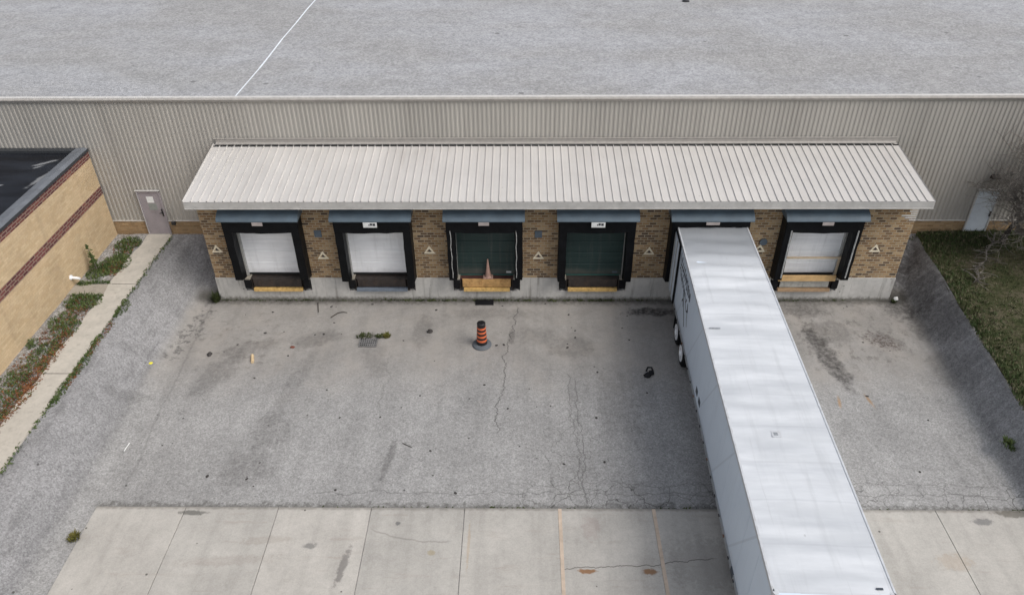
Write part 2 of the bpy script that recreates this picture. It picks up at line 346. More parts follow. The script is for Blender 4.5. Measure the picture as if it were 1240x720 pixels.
M['placard_dull'] = simple('dull_placard', (.34, .30, .285), .6)
M['placard_print'] = simple('black_placard_print', (.025, .028, .035), .6)
M['plate_blue'] = simple('blue_grey_wall_plate', (.09, .115, .14), .55)
M['grey_door'] = simple('mauve_grey_steel_door', (.31, .28, .295), .5, .4, var=.1, sc=2, dirt=.2)
M['white_door'] = simple('white_steel_door', (.60, .65, .70), .45, .4, var=.08, sc=2, dirt=.2, dirtc=(.35, .36, .37))
M['frame_pale'] = simple('pale_door_frame', (.5, .49, .47), .5)
M['paper'] = simple('white_paper_notice', (.78, .79, .77), .7)
M['louvre'] = simple('grey_door_panel', (.27, .285, .27), .6)
M['black_metal'] = simple('black_metal', (.02, .02, .022), .5, .5)
M['white_plastic'] = simple('white_plastic_pipe', (.8, .82, .84), .4, .5, var=.05)
# trailer
def mk_trailer_roof():
    g = G('trailer_roof_skin', .42, .5); P = g.obj(); x, y, z = g.xyz(P)
    n = g.noise(g.scale(P, .35, 1.6, 1.), 1., 5, .6); n2 = g.noise(g.scale(P, 3., .25, 1), 1.2, 5, .6)
    b = g.mix(g.sm(n, .32, .7), (.50, .52, .54), (.635, .655, .675))
    b = g.mix(g.mul(g.sm(n2, .5, .72), .3), b, (.36, .375, .39))
    dr = g.noise(g.scale(P, 5., .12, 1), 1.2, 4, .7); b = g.mix(g.mul(g.sm(dr, .6, .72), .3), b, (.33, .34, .345))
    bow = g.m('ABSOLUTE', g.sub(g.m('FRACT', g.m('DIVIDE', y, 1.24)), .5)); b = g.mix(g.mul(g.sm(bow, .03, .008), .16), b, (.3, .31, .33))
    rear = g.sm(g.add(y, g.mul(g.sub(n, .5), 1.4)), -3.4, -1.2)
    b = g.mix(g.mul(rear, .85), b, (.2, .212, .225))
    ty = g.noise(g.scale(P, .25, 2.2, 1.), 1., 4, .6); b = g.mix(g.mul(g.sm(ty, .5, .72), .3), b, (.4, .42, .45))
    b = g.mix(g.mul(g.sm(g.voro(g.scale(P, 1, .7, 1), 1.2), .04, .015), .5), b, (.3, .3, .3))
    g.color(b); g.rough(g.lin(n2, .3, .7, .34, .55))
    w = g.noise(g.scale(P, .5, 1.5, 1.), 1., 3, .5)
    g.bump(w, .5, .05); return g.mat
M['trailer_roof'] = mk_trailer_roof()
def mk_trailer_side():
    g = G('shade_tinted_trailer_panel', .38, .45); P = g.obj(); x, y, z = g.xyz(P)
    n = g.noise(P, .6, 5, .6); b = g.gain((.64, .72, .805), g.lin(n, .25, .75, .95, 1.04))  # white panel; the blue-grey of its shade is put into the base colour
    s = g.noise(g.scale(P, 1, 4, .3), 1., 5, .65); b = g.mix(g.mul(g.sm(s, .52, .76), .22), b, (.36, .39, .43))
    b = g.mix(g.mul(g.sm(g.add(z, g.mul(g.sub(n, .5), .8)), 1.5, 1.0), .4), b, (.3, .29, .28))
    sk = g.m('FRACT', g.m('DIVIDE', g.add(y, g.mul(z, .62)), 2.6))
    b = g.mix(g.mul(g.sm(g.m('ABSOLUTE', g.sub(sk, .5)), .022, .006), .22), b, (.25, .27, .3))
    g.color(b); return g.mat
M['trailer_side'] = mk_trailer_side()
M['rail_alu'] = simple('aluminium_top_rail', (.56, .575, .59), .4, .5, metal=.2, var=.12, sc=4, dirt=.4, dirtc=(.36, .33, .29))
M['rail_bottom'] = simple('aluminium_bottom_rail', (.34, .36, .38), .45, .5, metal=.3, var=.15, dirt=.4)
M['chassis'] = simple('dark_chassis_steel', (.03, .028, .027), .7, .3, dirt=.3)
M['rim'] = simple('white_wheel_rim', (.85, .86, .87), .45, .5, var=.08, dirt=.2)
M['lamp_amber'] = simple('amber_marker_lens', (.16, .06, .02), .35, .5)
M['lamp_red'] = simple('red_tail_lens', (.25, .01, .01), .35, .5)
M['marker'] = simple('black_marker_ink', (.035, .035, .05), .6)
M['placard_grey'] = simple('dark_grey_placard', (.055, .065, .08), .5)
# barrel and cone
M['orange'] = simple('faded_orange_plastic', (.62, .135, .05), .5, .4, var=.1, dirt=.15)
M['stripe_black'] = simple('black_stripe_film', (.016, .015, .016), .45, .4)
M['base_grey'] = simple('grey_rubber_base', (.11, .122, .135), .6, .3, var=.15, dirt=.25)
M['cone_faded'] = simple('faded_dirty_cone', (.42, .265, .21), .7, .3, var=.2, dirt=.4, dirtc=(.3, .22, .18))
M['iron'] = simple('worn_drain_iron', (.17, .168, .165), .6, .3, var=.3)
M['pit_black'] = simple('drain_darkness', (.006, .006, .006), .9)
M['tar_rag'] = simple('black_rag', (.014, .014, .016), .8, .3, var=.4)
M['dark_stone'] = simple('dark_grey_stone', (.06, .055, .052), .85, .2, var=.3, dirt=.3)
M['red_scrap'] = simple('red_brown_scrap', (.16, .05, .03), .7)
M['yellow_scrap'] = simple('yellow_plastic_scrap', (.75, .68, .05), .5)
M['white_scrap'] = simple('white_scrap', (.7, .7, .68), .7)
M['block_wood'] = simple('yellow_wood_block', (.55, .42, .25), .75)
M['stick'] = simple('dark_brown_stick', (.05, .042, .036), .85)
# plants
def mk_leaf(name, a, b, c=None):
    g = G(name, .65, .25); P = g.pos()
    k = g.white(g.scale(g.scale(P, 9, 9, 9), 1, 1, 1))
    n = g.noise(P, 2.4, 4, .6)
    col_ = g.mix(g.sm(n, .35, .65), a, b)
    if c: col_ = g.mix(g.sm(g.noise(P, 5, 3, .6), .52, .62), col_, c)
    g.color(g.gain(col_, g.lin(g.noise(P, 40, 2, .6), .3, .7, .75, 1.25))); return g.mat
M['weed_green'] = mk_leaf('weed_leaves', (.045, .075, .02), (.09, .12, .038))
M['weed_red'] = mk_leaf('reddish_weed_leaves', (.14, .06, .03), (.21, .09, .04), (.08, .09, .03))
M['grass_blade'] = mk_leaf('lawn_blades', (.032, .056, .014), (.056, .072, .024), (.15, .13, .082))
M['tuft_olive'] = mk_leaf('olive_tuft', (.10, .10, .02), (.15, .13, .035))
M['moss'] = mk_leaf('mossy_weeds', (.03, .04, .013), (.06, .075, .022))
def mk_lawn():
    g = G('lawn_soil', .95, .15); P = g.pos(); x, y, z = g.xyz(P)
    n = g.noise(P, 1.0, 6, .65); nf = g.noise(P, 8, 5, .7)
    b = g.ramp(g.add(g.mul(n, .7), g.mul(nf, .3)), [(.34, (.024, .034, .012)), (.48, (.05, .052, .024)), (.62, (.10, .085, .058))])
    b = g.mix(g.mul(g.sm(g.add(y, g.mul(g.sub(n, .5), 1.5)), .8, 2.6), .6), b, (.022, .032, .012))
    b = g.gain(b, g.lin(g.noise(P, 30, 3, .7), .3, .7, .75, 1.3))
    g.color(b); g.bump(nf, .8, .05); return g.mat
M['lawn'] = mk_lawn()
def mk_bed():
    g = G('pale_bed_gravel', .95, .2); P = g.pos()
    v = g.vcol(P, 16); n = g.noise(P, 1.6, 5, .6); e = g.voro(P, 16)
    b = g.ramp(v, [(0, (.24, .235, .23)), (.4, (.40, .39, .38)), (.75, (.5, .495, .48)), (1, (.3, .27, .24))])
    b = g.gain(b, g.lin(e, 0, .6, 1.15, .6)); b = g.mix(g.mul(g.sm(n, .45, .65), .5), b, (.16, .13, .1))
    g.color(b); g.bump(e, -.8, .04); return g.mat
M['bed'] = mk_bed()
M['bark_dark'] = simple('dark_bark', (.075, .066, .058), .9, .2, var=.35, sc=7, bump=.8)
M['bark_pale'] = simple('pale_dead_wood', (.16, .145, .127), .9, .2, var=.5, sc=7)
M['twig'] = simple('grey_brown_twigs', (.18, .163, .143), .9, .2, var=.45)

# ------------------------------------------------------------------ mesh helpers
class MB:
    def __init__(self): self.v = []; self.f = []; self.mi = []
    def box(self, x0, x1, y0, y1, z0, z1, mi=0):
        b = len(self.v)
        self.v += [(x0, y0, z0), (x1, y0, z0), (x1, y1, z0), (x0, y1, z0), (x0, y0, z1), (x1, y0, z1), (x1, y1, z1), (x0, y1, z1)]
        for q in ((0, 3, 2, 1), (4, 5, 6, 7), (0, 1, 5, 4), (1, 2, 6, 5), (2, 3, 7, 6), (3, 0, 4, 7)):
            self.f.append(tuple(b + i for i in q)); self.mi.append(mi)
        return self
    def face(self, pts, mi=0):
        b = len(self.v); self.v += [tuple(p) for p in pts]; self.f.append(tuple(range(b, b + len(pts)))); self.mi.append(mi); return self
    def prism(self, prof, axis, a, b_, mi=0):
        """closed 2D profile extruded along an axis; prof in the other two axes in order"""
        def P(p, t): return {'x': (t, p[0], p[1]), 'y': (p[0], t, p[1]), 'z': (p[0], p[1], t)}[axis]
        n = len(prof); b = len(self.v)
        self.v += [P(p, a) for p in prof] + [P(p, b_) for p in prof]
        for i in range(n):
            j = (i + 1) % n; self.f.append((b + i, b + j, b + n + j, b + n + i)); self.mi.append(mi)
        self.f.append(tuple(b + i for i in reversed(range(n)))); self.f.append(tuple(b + n + i for i in range(n))); self.mi += [mi, mi]
        return self
    def strip(self, prof, axis, a, b_, mi=0):
        """open profile extruded along an axis"""
        def P(p, t): return {'x': (t, p[0], p[1]), 'y': (p[0], t, p[1]), 'z': (p[0], p[1], t)}[axis]
        n = len(prof); b = len(self.v)
        self.v += [P(p, a) for p in prof] + [P(p, b_) for p in prof]
        for i in range(n - 1): self.f.append((b + i, b + i + 1, b + n + i + 1, b + n + i)); self.mi.append(mi)
        return self
    def tube(self, pts, rad, n=6, mi=0, caps=True):
        b = len(self.v); pts = [Vector(p) for p in pts]; k = len(pts)
        if not isinstance(rad, (list, tuple)): rad = [rad] * k
        for i, p in enumerate(pts):
            d = (pts[min(i + 1, k - 1)] - pts[max(i - 1, 0)]).normalized()
            a = d.orthogonal().normalized() if i == 0 else (a - d * a.dot(d)).normalized()
            c = d.cross(a)
            for j in range(n):
                t = 2 * math.pi * j / n; self.v.append(tuple(p + (a * math.cos(t) + c * math.sin(t)) * rad[i]))
        for i in range(k - 1):
            for j in range(n):
                j2 = (j + 1) % n; self.f.append((b + i * n + j, b + i * n + j2, b + (i + 1) * n + j2, b + (i + 1) * n + j)); self.mi.append(mi)
        if caps:
            self.f.append(tuple(b + j for j in reversed(range(n)))); self.f.append(tuple(b + (k - 1) * n + j for j in range(n))); self.mi += [mi, mi]
        return self
    def lathe(self, prof, c=(0, 0, 0), n=28, mis=None, axis='z'):
        b = len(self.v); k = len(prof)
        for r, h in prof:
            for j in range(n):
                t = 2 * math.pi * j / n; u, w = r * math.cos(t), r * math.sin(t)
                self.v.append((c[0] + u, c[1] + w, c[2] + h) if axis == 'z' else (c[0] + h, c[1] + u, c[2] + w))
        for i in range(k - 1):
            for j in range(n):
                j2 = (j + 1) % n; self.f.append((b + i * n + j, b + i * n + j2, b + (i + 1) * n + j2, b + (i + 1) * n + j)); self.mi.append(mis[i] if mis else 0)
        self.f.append(tuple(b + (k - 1) * n + j for j in range(n))); self.mi.append(mis[-1] if mis else 0)
        self.f.append(tuple(b + j for j in reversed(range(n)))); self.mi.append(mis[0] if mis else 0)
        return self
    def blade(self, p, ang, h, w, lean):
        """one grass or leaf blade"""
        c, s = math.cos(ang), math.sin(ang); x, y, z = p
        px, py = -s * w / 2, c * w / 2
        b = len(self.v)
        mx_, my_ = x + c * lean * .45, y + s * lean * .45
        self.v += [(x + px, y + py, z), (x - px, y - py, z), (mx_ - px * .9, my_ - py * .9, z + h * .62), (mx_ + px * .9, my_ + py * .9, z + h * .62), (x + c * lean, y + s * lean, z + h)]
        self.f += [(b, b + 1, b + 2, b + 3), (b + 3, b + 2, b + 4)]; self.mi += [0, 0]
    def leaf(self, p, size, r=rnd):
        """small tilted leaf"""
        a = r.uniform(0, 6.28); t = r.uniform(-.5, .5); c, s = math.cos(a), math.sin(a)
        x, y, z = p; l, w = size, size * .55; b = len(self.v)
        self.v += [(x - c * l, y - s * l, z - t * l), (x - s * w, y + c * w, z + r.uniform(-.2, .3) * w), (x + c * l, y + s * l, z + t * l), (x + s * w, y - c * w, z + r.uniform(-.2, .3) * w)]
        self.f.append((b, b + 1, b + 2, b + 3)); self.mi.append(0)
    def rock(self, c, rx, ry, rz, seed=0, mi=0):
        r = random.Random(seed); b = len(self.v); n = 7
        for i, (k, h) in enumerate(((.75, 0.), (1., .35), (.72, .75))):
            for j in range(n):
                t = 2 * math.pi * j / n + i * .3; q = k * r.uniform(.78, 1.18)
                self.v.append((c[0] + rx * q * math.cos(t), c[1] + ry * q * math.sin(t), c[2] + rz * h * r.uniform(.85, 1.15)))
        self.v.append((c[0], c[1], c[2] + rz))
        for i in range(2):
            for j in range(n):
                j2 = (j + 1) % n; self.f.append((b + i * n + j, b + i * n + j2, b + (i + 1) * n + j2, b + (i + 1) * n + j)); self.mi.append(mi)
        for j in range(n): self.f.append((b + 2 * n + j, b + 2 * n + (j + 1) % n, b + 3 * n)); self.mi.append(mi)
        self.f.append(tuple(b + j for j in reversed(range(n)))); self.mi.append(mi)
        return self
    def build(self, name, mats, parent=None, smooth=False, origin=None, bevel=0.):
        """world-space verts; origin shifts them into the parent's (unrotated) frame"""
        me = bpy.data.meshes.new(name)
        o_ = Vector(origin) if origin else (parent_origin(parent) if parent else Vector((0, 0, 0)))
        me.from_pydata([tuple(Vector(p) - o_) for p in self.v], [], self.f); me.update()
        for m in (mats if isinstance(mats, (list, tuple)) else [mats]): me.materials.append(M[m])
        me.polygons.foreach_set('material_index', self.mi)
        if smooth: me.polygons.foreach_set('use_smooth', [True] * len(self.f))
        me.validate()
        o = bpy.data.objects.new(name, me); col.objects.link(o)
        if parent: o.parent = parent
        elif origin: o.location = origin
        if bevel:
            b = o.modifiers.new('edge', 'BEVEL'); b.width = bevel; b.segments = 2; b.limit_method = 'ANGLE'
        return o
def parent_origin(p):
    v = Vector((0, 0, 0))
    while p: v += p.location; p = p.parent
    return v
def tag(o, label=None, cat=None, group=None, kind=None):
    if label: o['label'] = label
    if cat: o['category'] = cat
    if group: o['group'] = group
    if kind: o['kind'] = kind
    return o
def thing(name, loc, label, cat, group=None):
    e = bpy.data.objects.new(name, None); col.objects.link(e); e.location = loc; e.empty_display_size = .2
    return tag(e, label, cat, group)
def plabel(o, l): o['label'] = l; return o

# ------------------------------------------------------------------ terrain
def clamp(a): return max(0., min(1., a))
def soft(t): return t + .12 * math.sin(2 * math.pi * t) * -1 if 0 < t < 1 else t
def hz(x, y):
    xr = 15.62 + .06 * y if y > -11 else 14.96
    xg = 16.98 + .1 * (y - 2.7) if y > -7.7 else 15.95
    sl = clamp((-12.98 - x) / 2.42); sr = clamp((x - xr) / max(.3, xg - xr))
    s = max(soft(sl), sr)
    if x < -12.56 or x > 15.05: s = max(s, clamp((y - .05) / 3.0))
    return ZU * s
def grid_mesh(name, mats, xs, ys, zf, label=None, cat=None, kind='structure', drop=None, warp=None):
    mb = MB()
    for yy in ys:
        for xx in xs:
            q = warp(xx, yy) if warp else xx
            mb.v.append((q, yy, zf(q, yy)))
    nx = len(xs)
    for j in range(len(ys) - 1):
        for i in range(nx - 1):
            if drop and drop((xs[i] + xs[i + 1]) / 2, (ys[j] + ys[j + 1]) / 2): continue
            mb.f.append((j * nx + i, j * nx + i + 1, (j + 1) * nx + i + 1, (j + 1) * nx + i)); mb.mi.append(0)
    o = mb.build(name, mats, smooth=True)
    return tag(o, label, cat, kind=kind)
def fr(a, b, s):
    n = max(1, round((b - a) / s)); return [a + (b - a) * i / n for i in range(n + 1)]
def wav(x, y, s, a): return a * (mnoise.noise(Vector((x * s, y * s, 3.3))))
def lawn_edge(y): return (16.95 + .1 * (y - 2.7) if y > -7.7 else 15.9) + wav(9, y, .7, .09)
# far surround so that the ground reaches the horizon
mb = MB(); mb.face([(-400, -400, -.35), (400, -400, -.35), (400, 400, -.35), (-400, 400, -.35)])
tag(mb.build('ground', 'asphalt'), 'wide flat ground round the whole site', 'ground', kind='structure')
xs = fr(-15.42, -12.7, .17)[:-1] + fr(-12.7, 14.6, .35)[:-1] + [14.6 + k * .15 for k in range(20)]
ys = [-90, -60, -40, -30, -24, -20] + fr(-17, 3.1, .25)
grid_mesh('asphalt_yard', 'asphalt', xs, ys, lambda x, y: hz(x, y) + wav(x, y, .7, .012), 'sunken grey asphalt dock yard with cracks and oil stains', 'yard',
          warp=lambda x, y: x if x <= 14.6 else 14.6 + (x - 14.6) / 2.85 * (lawn_edge(y) + .16 - 14.6))
# concrete apron slabs
mb = MB(); edges = [-12.9] + [-10.16 + 2.807 * k for k in range(9)] + [14.98]
yrows = [-10.72, -15.3, -19.9, -24.5, -29.1]
for r_ in range(4):
    for i in range(len(edges) - 1):
        mb.box(edges[i] + .011, edges[i + 1] - .011, yrows[r_ + 1] + .011, yrows[r_] - .011, -.12, .03)
tag(mb.build('concrete_apron', 'apron'), 'pale jointed concrete apron in front of the asphalt yard', 'apron', kind='structure')
for i, k in ((0, 4), (1, 5)):
    x = -10.16 + 2.807 * k
    mb = MB().box(x - .005, x + .1, -24, -10.74, .012, .034)
    tag(mb.build('joint_filler', 'filler'), 'tan filler strip in a joint of the concrete apron', 'joint filler', kind='structure')
# side walk and planting bed at the left
mb = MB(); yj = [3.02, -.85, -6.2, -10.8, -15.5, -20, -30]
for i in range(len(yj) - 1):
    n = 14; y0, y1 = yj[i] - .008, yj[i + 1] + .008
    for k in range(n):
        a, b = y0 + (y1 - y0) * k / n, y0 + (y1 - y0) * (k + 1) / n
        la, lb = -16.46 + wav(3, a, 1.1, .16) + .0 * a, -16.46 + wav(3, b, 1.1, .16)
        mb.v += [(la, a, ZU + .05), (-15.42, a, ZU + .05), (lb, b, ZU + .05), (-15.42, b, ZU + .05), (-15.42, a, ZU - .3), (-15.42, b, ZU - .3)]
        q = len(mb.v) - 6; mb.f += [(q, q + 2, q + 3, q + 1), (q + 1, q + 3, q + 5, q + 4)]; mb.mi += [0, 0]
for yv in yj[1:-1]: mb.box(-16.38, -15.425, yv - .012, yv + .012, ZU + .03, ZU + .053, 1)
tag(mb.build('sidewalk', ['sidewalk', 'seal']), 'pale concrete sidewalk leading to the grey side door', 'sidewalk', kind='structure')
mb = MB().box(-17.84, -16.3, -1.6, -.85, ZU - .2, ZU + .046)
tag(mb.build('concrete_pad', 'sill_concrete'), 'small stained concrete pad between the sidewalk and the buff brick wall', 'pad', kind='structure')
grid_mesh('gravel_bed', 'bed', fr(-17.86, -15.5, .16), fr(-30, 3.08, .2), lambda x, y: ZU + .005 + wav(x, y, 1.7, .03), 'pale gravel planting bed along the buff brick wall', 'bed')
# lawn at the right
def lawn_z(x, y): return ZU + .09 + .1 * clamp((x - 17) / 3) + wav(x, y, .6, .06)
mb = MB(); ysl = fr(-40, 3.08, .3)
for y in ysl:
    e = lawn_edge(y); q = [e, e + .15] + [e + .15 + (60 - e) * (k / 30) ** 2.2 for k in range(1, 31)]
    for i, x in enumerate(q): mb.v.append((x, y, (hz(x, y) - .03 if i == 0 else lawn_z(x, y) - (.07 if i == 1 else 0))))
nx = 32
for j in range(len(ysl) - 1):
    for i in range(nx - 1): mb.f.append((j * nx + i, j * nx + i + 1, (j + 1) * nx + i + 1, (j + 1) * nx + i)); mb.mi.append(0)
tag(mb.build('lawn_ground', 'lawn', smooth=True), 'dry grassy bank beside the dock yard', 'lawn', kind='structure')
mb = MB(); r = random.Random(3)
for _ in range(26000):
    y = r.uniform(-9, 3.0); x = lawn_edge(y) + .02 + (6.2 * r.random() ** 1.35)
    d = mnoise.noise(Vector((x * .55, y * .55, 1.))) * .5 + .5
    if r.random() > (.25 + d * .5) * (1.5 if x < lawn_edge(y) + 1.2 or y > 1.2 else .62): continue
    h = r.uniform(.03, .13) * (1.4 if y > 1.5 or x < lawn_edge(y) + .6 else 1)
    mb.blade((x, y, lawn_z(x, y) - .01), r.uniform(0, 6.28), h, r.uniform(.015, .035), r.uniform(.02, .12))
tag(mb.build('grass', 'grass_blade'), 'short patchy green and straw grass on the bank', 'grass', kind='stuff')

# ------------------------------------------------------------------ warehouse
wh = thing('warehouse', (0, YW, ZU), 'huge beige corrugated warehouse with a flat gravel roof behind the loading dock', 'warehouse')
X0, X1 = -60., 60.
mb = MB(); prof = []; x = X0
while x < X1:
    prof += [(x, YW), (x + .062, YW), (x + .085, YW - .024), (x + .148, YW - .024), (x + .171, YW)]
    x += .18
mb.strip(prof, 'z', 1.98, 7.37)
mb.build('wall', 'cladding', wh)
MB().box(X0, X1, YW - .02, YW + .3, 1.2, 1.98).build('plinth', 'brick_plinth', wh)
MB().box(X0, X1, YW - .055, YW - .021, 1.955, 2.0).build('plinth_flashing', 'roof_trim', wh)
rf = MB().box(X0, X1, YW + .1, 70, 7.1, 7.44).build('roof', 'roof_gravel', wh)
mb = MB(); r = random.Random(2); yy = YW + .15; xo = -11.4
while yy < 68:
    y2 = yy + r.uniform(1.2, 3.5); x2 = -11.4 + r.uniform(-.05, .05); wd = r.uniform(.028, .042)
    mb.face([(xo - wd, yy, 7.446), (xo + wd, yy, 7.446), (x2 + wd, y2, 7.446), (x2 - wd, y2, 7.446)]); yy, xo = y2, x2
mb.build('roof_seam', 'roof_seam', rf)
MB().lathe([(.0, 0), (.2, .0), (.2, .04), (.1, .1), (.0, .1)], (8.75, 17.0, 7.44), 14).build('roof_drain', 'black_metal', rf)
mb = MB().box(X0, X1, YW - .04, YW + .14, 7.45, 7.52)
mb.build('roof_edge', 'roof_trim', wh)
MB().prism([(YW - .12, 7.449), (YW + .05, 7.449), (YW + .05, 7.35), (YW - .08, 7.35)], 'x', X0, X1).build('gutter', 'gutter', wh)
# grey side door at the left
def side_door(x0, z0, w, h, mat, label):
    y = YW - .045
    d = MB().box(x0 + .06, x0 + w - .06, y - .045, y, z0 + .02, z0 + h - .05).build('side_door', mat, wh, bevel=.004)
    d['label'] = label
    f = MB().box(x0, x0 + .058, y - .07, y, z0, z0 + h).box(x0 + w - .058, x0 + w, y - .07, y, z0, z0 + h).box(x0, x0 + w, y - .075, y - .001, z0 + h - .048, z0 + h + .02)
    f.build('door_frame', 'frame_pale' if mat == 'white_door' else 'grey_door', d)
    MB().box(x0 - .02, x0 + w + .02, y - .1, y - .001, z0 + h + .021, z0 + h + .04).build('drip_cap', 'frame_pale', d)
    MB().box(x0 + .02, x0 + w - .02, y - .11, y - .071, z0 - .03, z0 + .018).build('threshold', 'frame_pale', d)
    return d, y - .045
d, y = side_door(-16.43, ZU + .02, 1.0, 2.12, 'grey_door', 'mauve grey steel side door with a white paper notice')
MB().box(-16.05, -15.76, y - .012, y - .001, 2.9, 2.99 - .0 + .2).build('notice', 'paper', d)
MB().box(-16.05, -15.70, y - .010, y - .001, 2.55, 2.86).build('door_panel', 'louvre', d)
MB().box(-16.1, -15.66, y - .006, y - .0005, 2.5, 3.24).build('panel_trim', 'grey_door', d)
mb = MB().box(-15.56, -15.49, y - .03, y - .001, 2.25, 2.6).tube([(-15.53, y - .05, 2.42), (-15.64, y - .07, 2.42)], .018, 8)
mb.build('handle', 'black_metal', d)
MB().box(-16.405, -16.38, y - .04, y - .026, ZU + .02, 3.4).build('door_edge', 'frame_pale', d)
d, y = side_door(19.0, ZU + .05, .98, 2.1, 'white_door', 'white steel side door partly behind the bare tree')
MB().box(19.85, 19.9, y - .03, y - .001, 2.2, 2.45).build('handle', 'black_metal', d)
# small fittings beside the grey door
t = thing('conduit_box', (-15.2, YW, 1.9), 'tiny black conduit box on the wall right of the grey side door', 'conduit box')
MB().box(-15.28, -15.12, YW - .16, YW - .055, 1.82, 1.97).build('box', 'black_metal', t, bevel=.01)
MB().tube([(-15.2, YW - .1, 1.97), (-15.2, YW - .09, 2.3), (-15.25, YW - .07, 2.62)], .02, 6).build('conduit', 'gutter', t)
t = thing('wall_lamp', (19.45, YW, 4.1), 'dark lamp on the corrugated wall above the white side door', 'wall lamp')
MB().box(19.35, 19.55, YW - .1, YW - .045, 4.0, 4.16).build('mount_plate', 'black_metal', t)
MB().prism([(YW - .1, 4.16), (YW - .3, 4.1), (YW - .32, 4.05), (YW - .1, 4.02)], 'x', 19.27, 19.62).build('lamp_hood', 'steel_dark', t, bevel=.01)
MB().prism([(YW - .14, 4.018), (YW - .29, 4.042), (YW - .27, 4.0), (YW - .16, 3.98)], 'x', 19.3, 19.58).build('lens', 'placard_white', t)

# ------------------------------------------------------------------ loading dock building
W0, W1 = -12.56, 15.04
BAYS = [-10.03, -5.76, -1.47, 2.84, 7.12, 11.41]
OW = 1.27
dk = thing('loading_dock', (0, 0, 0), 'low tan brick loading dock with a long pale metal canopy and six truck bays', 'loading dock')
mb = MB(); fb = MB(); x = W0
opens = [b for b in BAYS if b != 7.12]
for b in opens + [None]:
    e = (b - OW) if b is not None else W1
    mb.box(x, e, 0, .28, 1.095, 4.9)
    if b is not None: mb.box(e, b + OW, 0, .28, 3.95, 4.9); x = b + OW
mb.box(W0, W0 + .28, .281, 3.05, 1.095, 4.9); mb.box(W1 - .28, W1, .281, 3.05, 1.095, 4.9)
for xx in (W0, W1 - .28): mb.prism([(.0, 4.902), (3.05, 4.902), (3.05, 5.45), (0., 5.04)], 'x', xx + .002, xx + .278)
mb.build('brick_wall', 'brick_tan', dk)
x = W0 - .02
for b in opens + [None]:
    e = (b - 1.36) if b is not None else W1 + .02
    fb.box(x, e, -.035, .3, -.2, 1.093)
    if b is not None: fb.box(e, b + 1.36, -.03, .3, -.2, .47); x = b + 1.36
fb.box(W0 - .02, W0 + .26, .301, 3.04, -.2, 1.093).box(W1 - .26, W1 + .02, .301, 3.04, -.2, 1.093)
fb.build('foundation', 'foundation', dk)
MB().box(W0 + .3, W1 - .3, .9, 3.0, .9, 1.09).build('dock_floor', 'sill_concrete', dk)
# canopy roof: standing seams running down the slope
def cz(y): return 5.03 + (y + .8) * (5.57 - 5.03) / 3.91
mb = MB(); prof = []; ex0, ex1 = W0 - .03, W1 + .03; n = 92; st = (ex1 - ex0) / n
pts = []
for i in range(n):
    a = ex0 + i * st
    pts += [(a - .015, .038), (a + .015, .038), (a + .025, 0), (a + st * .5, .004), (a + st - .026, 0)]
pts += [(ex1 - .015, .038)]
k = len(pts)
for y in (-.84, YW - .05):
    for px, h in pts: mb.v.append((px, y, cz(y) + h))
for i in range(k - 1): mb.f.append((i, i + 1, k + i + 1, k + i)); mb.mi.append(0)
cr = mb.build('canopy_roof', 'canopy', dk)
MB().box(ex0 + .02, ex1 - .02, -.795, YW - .06, 4.74, 4.76).build('soffit', 'soffit', cr)
f_ = MB().box(ex0, ex1, -.83, -.8, 4.75, 5.025).box(ex0, ex1, -.86, -.8, 4.72, 4.748)
f_.prism([(-.799, 4.75), (YW - .06, 4.95), (YW - .06, cz(YW) - .02), (-.799, cz(-.8) - .02)], 'x', ex0, ex0 + .03)
f_.prism([(-.799, 4.75), (YW - .06, 4.95), (YW - .06, cz(YW) - .02), (-.799, cz(-.8) - .02)], 'x', ex1 - .03, ex1)
f_.build('fascia', 'fascia', cr)
MB().prism([(YW - .19, 5.62), (YW - .19, 5.605), (YW - .06, 5.65), (YW - .06, 5.80), (YW - .1, 5.80), (YW - .115, 5.67)], 'x', W0 + .1, W1 - .1).build('ridge_flashing', 'flashing', cr)
MB().box(W0 + .02, W1 - .02, YW - .12, YW - .035, 5.802, 5.825).build('flashing_cap', 'gutter', cr)
mb = MB().box(W0 + .02, W1 - .02, YW - .25, YW - .2, cz(YW - .25) - .02, cz(YW - .2) + .034)   # dark strip standing in for shade in the gaps under the flashing
mb.build('gap_shade_strip', 'seal', cr)
# damaged corner bricks near the top right
mb = MB(); r = random.Random(5)
for k in range(9): mb.box(W1 - .27 + r.uniform(-.3, .05), W1 + .004, -.006, .02, 4.55 - k * .094 - .06, 4.55 - k * .094)
plabel(mb.build('chipped_corner', 'frame_pale', dk), 'pale chipped bricks at the upper right corner')

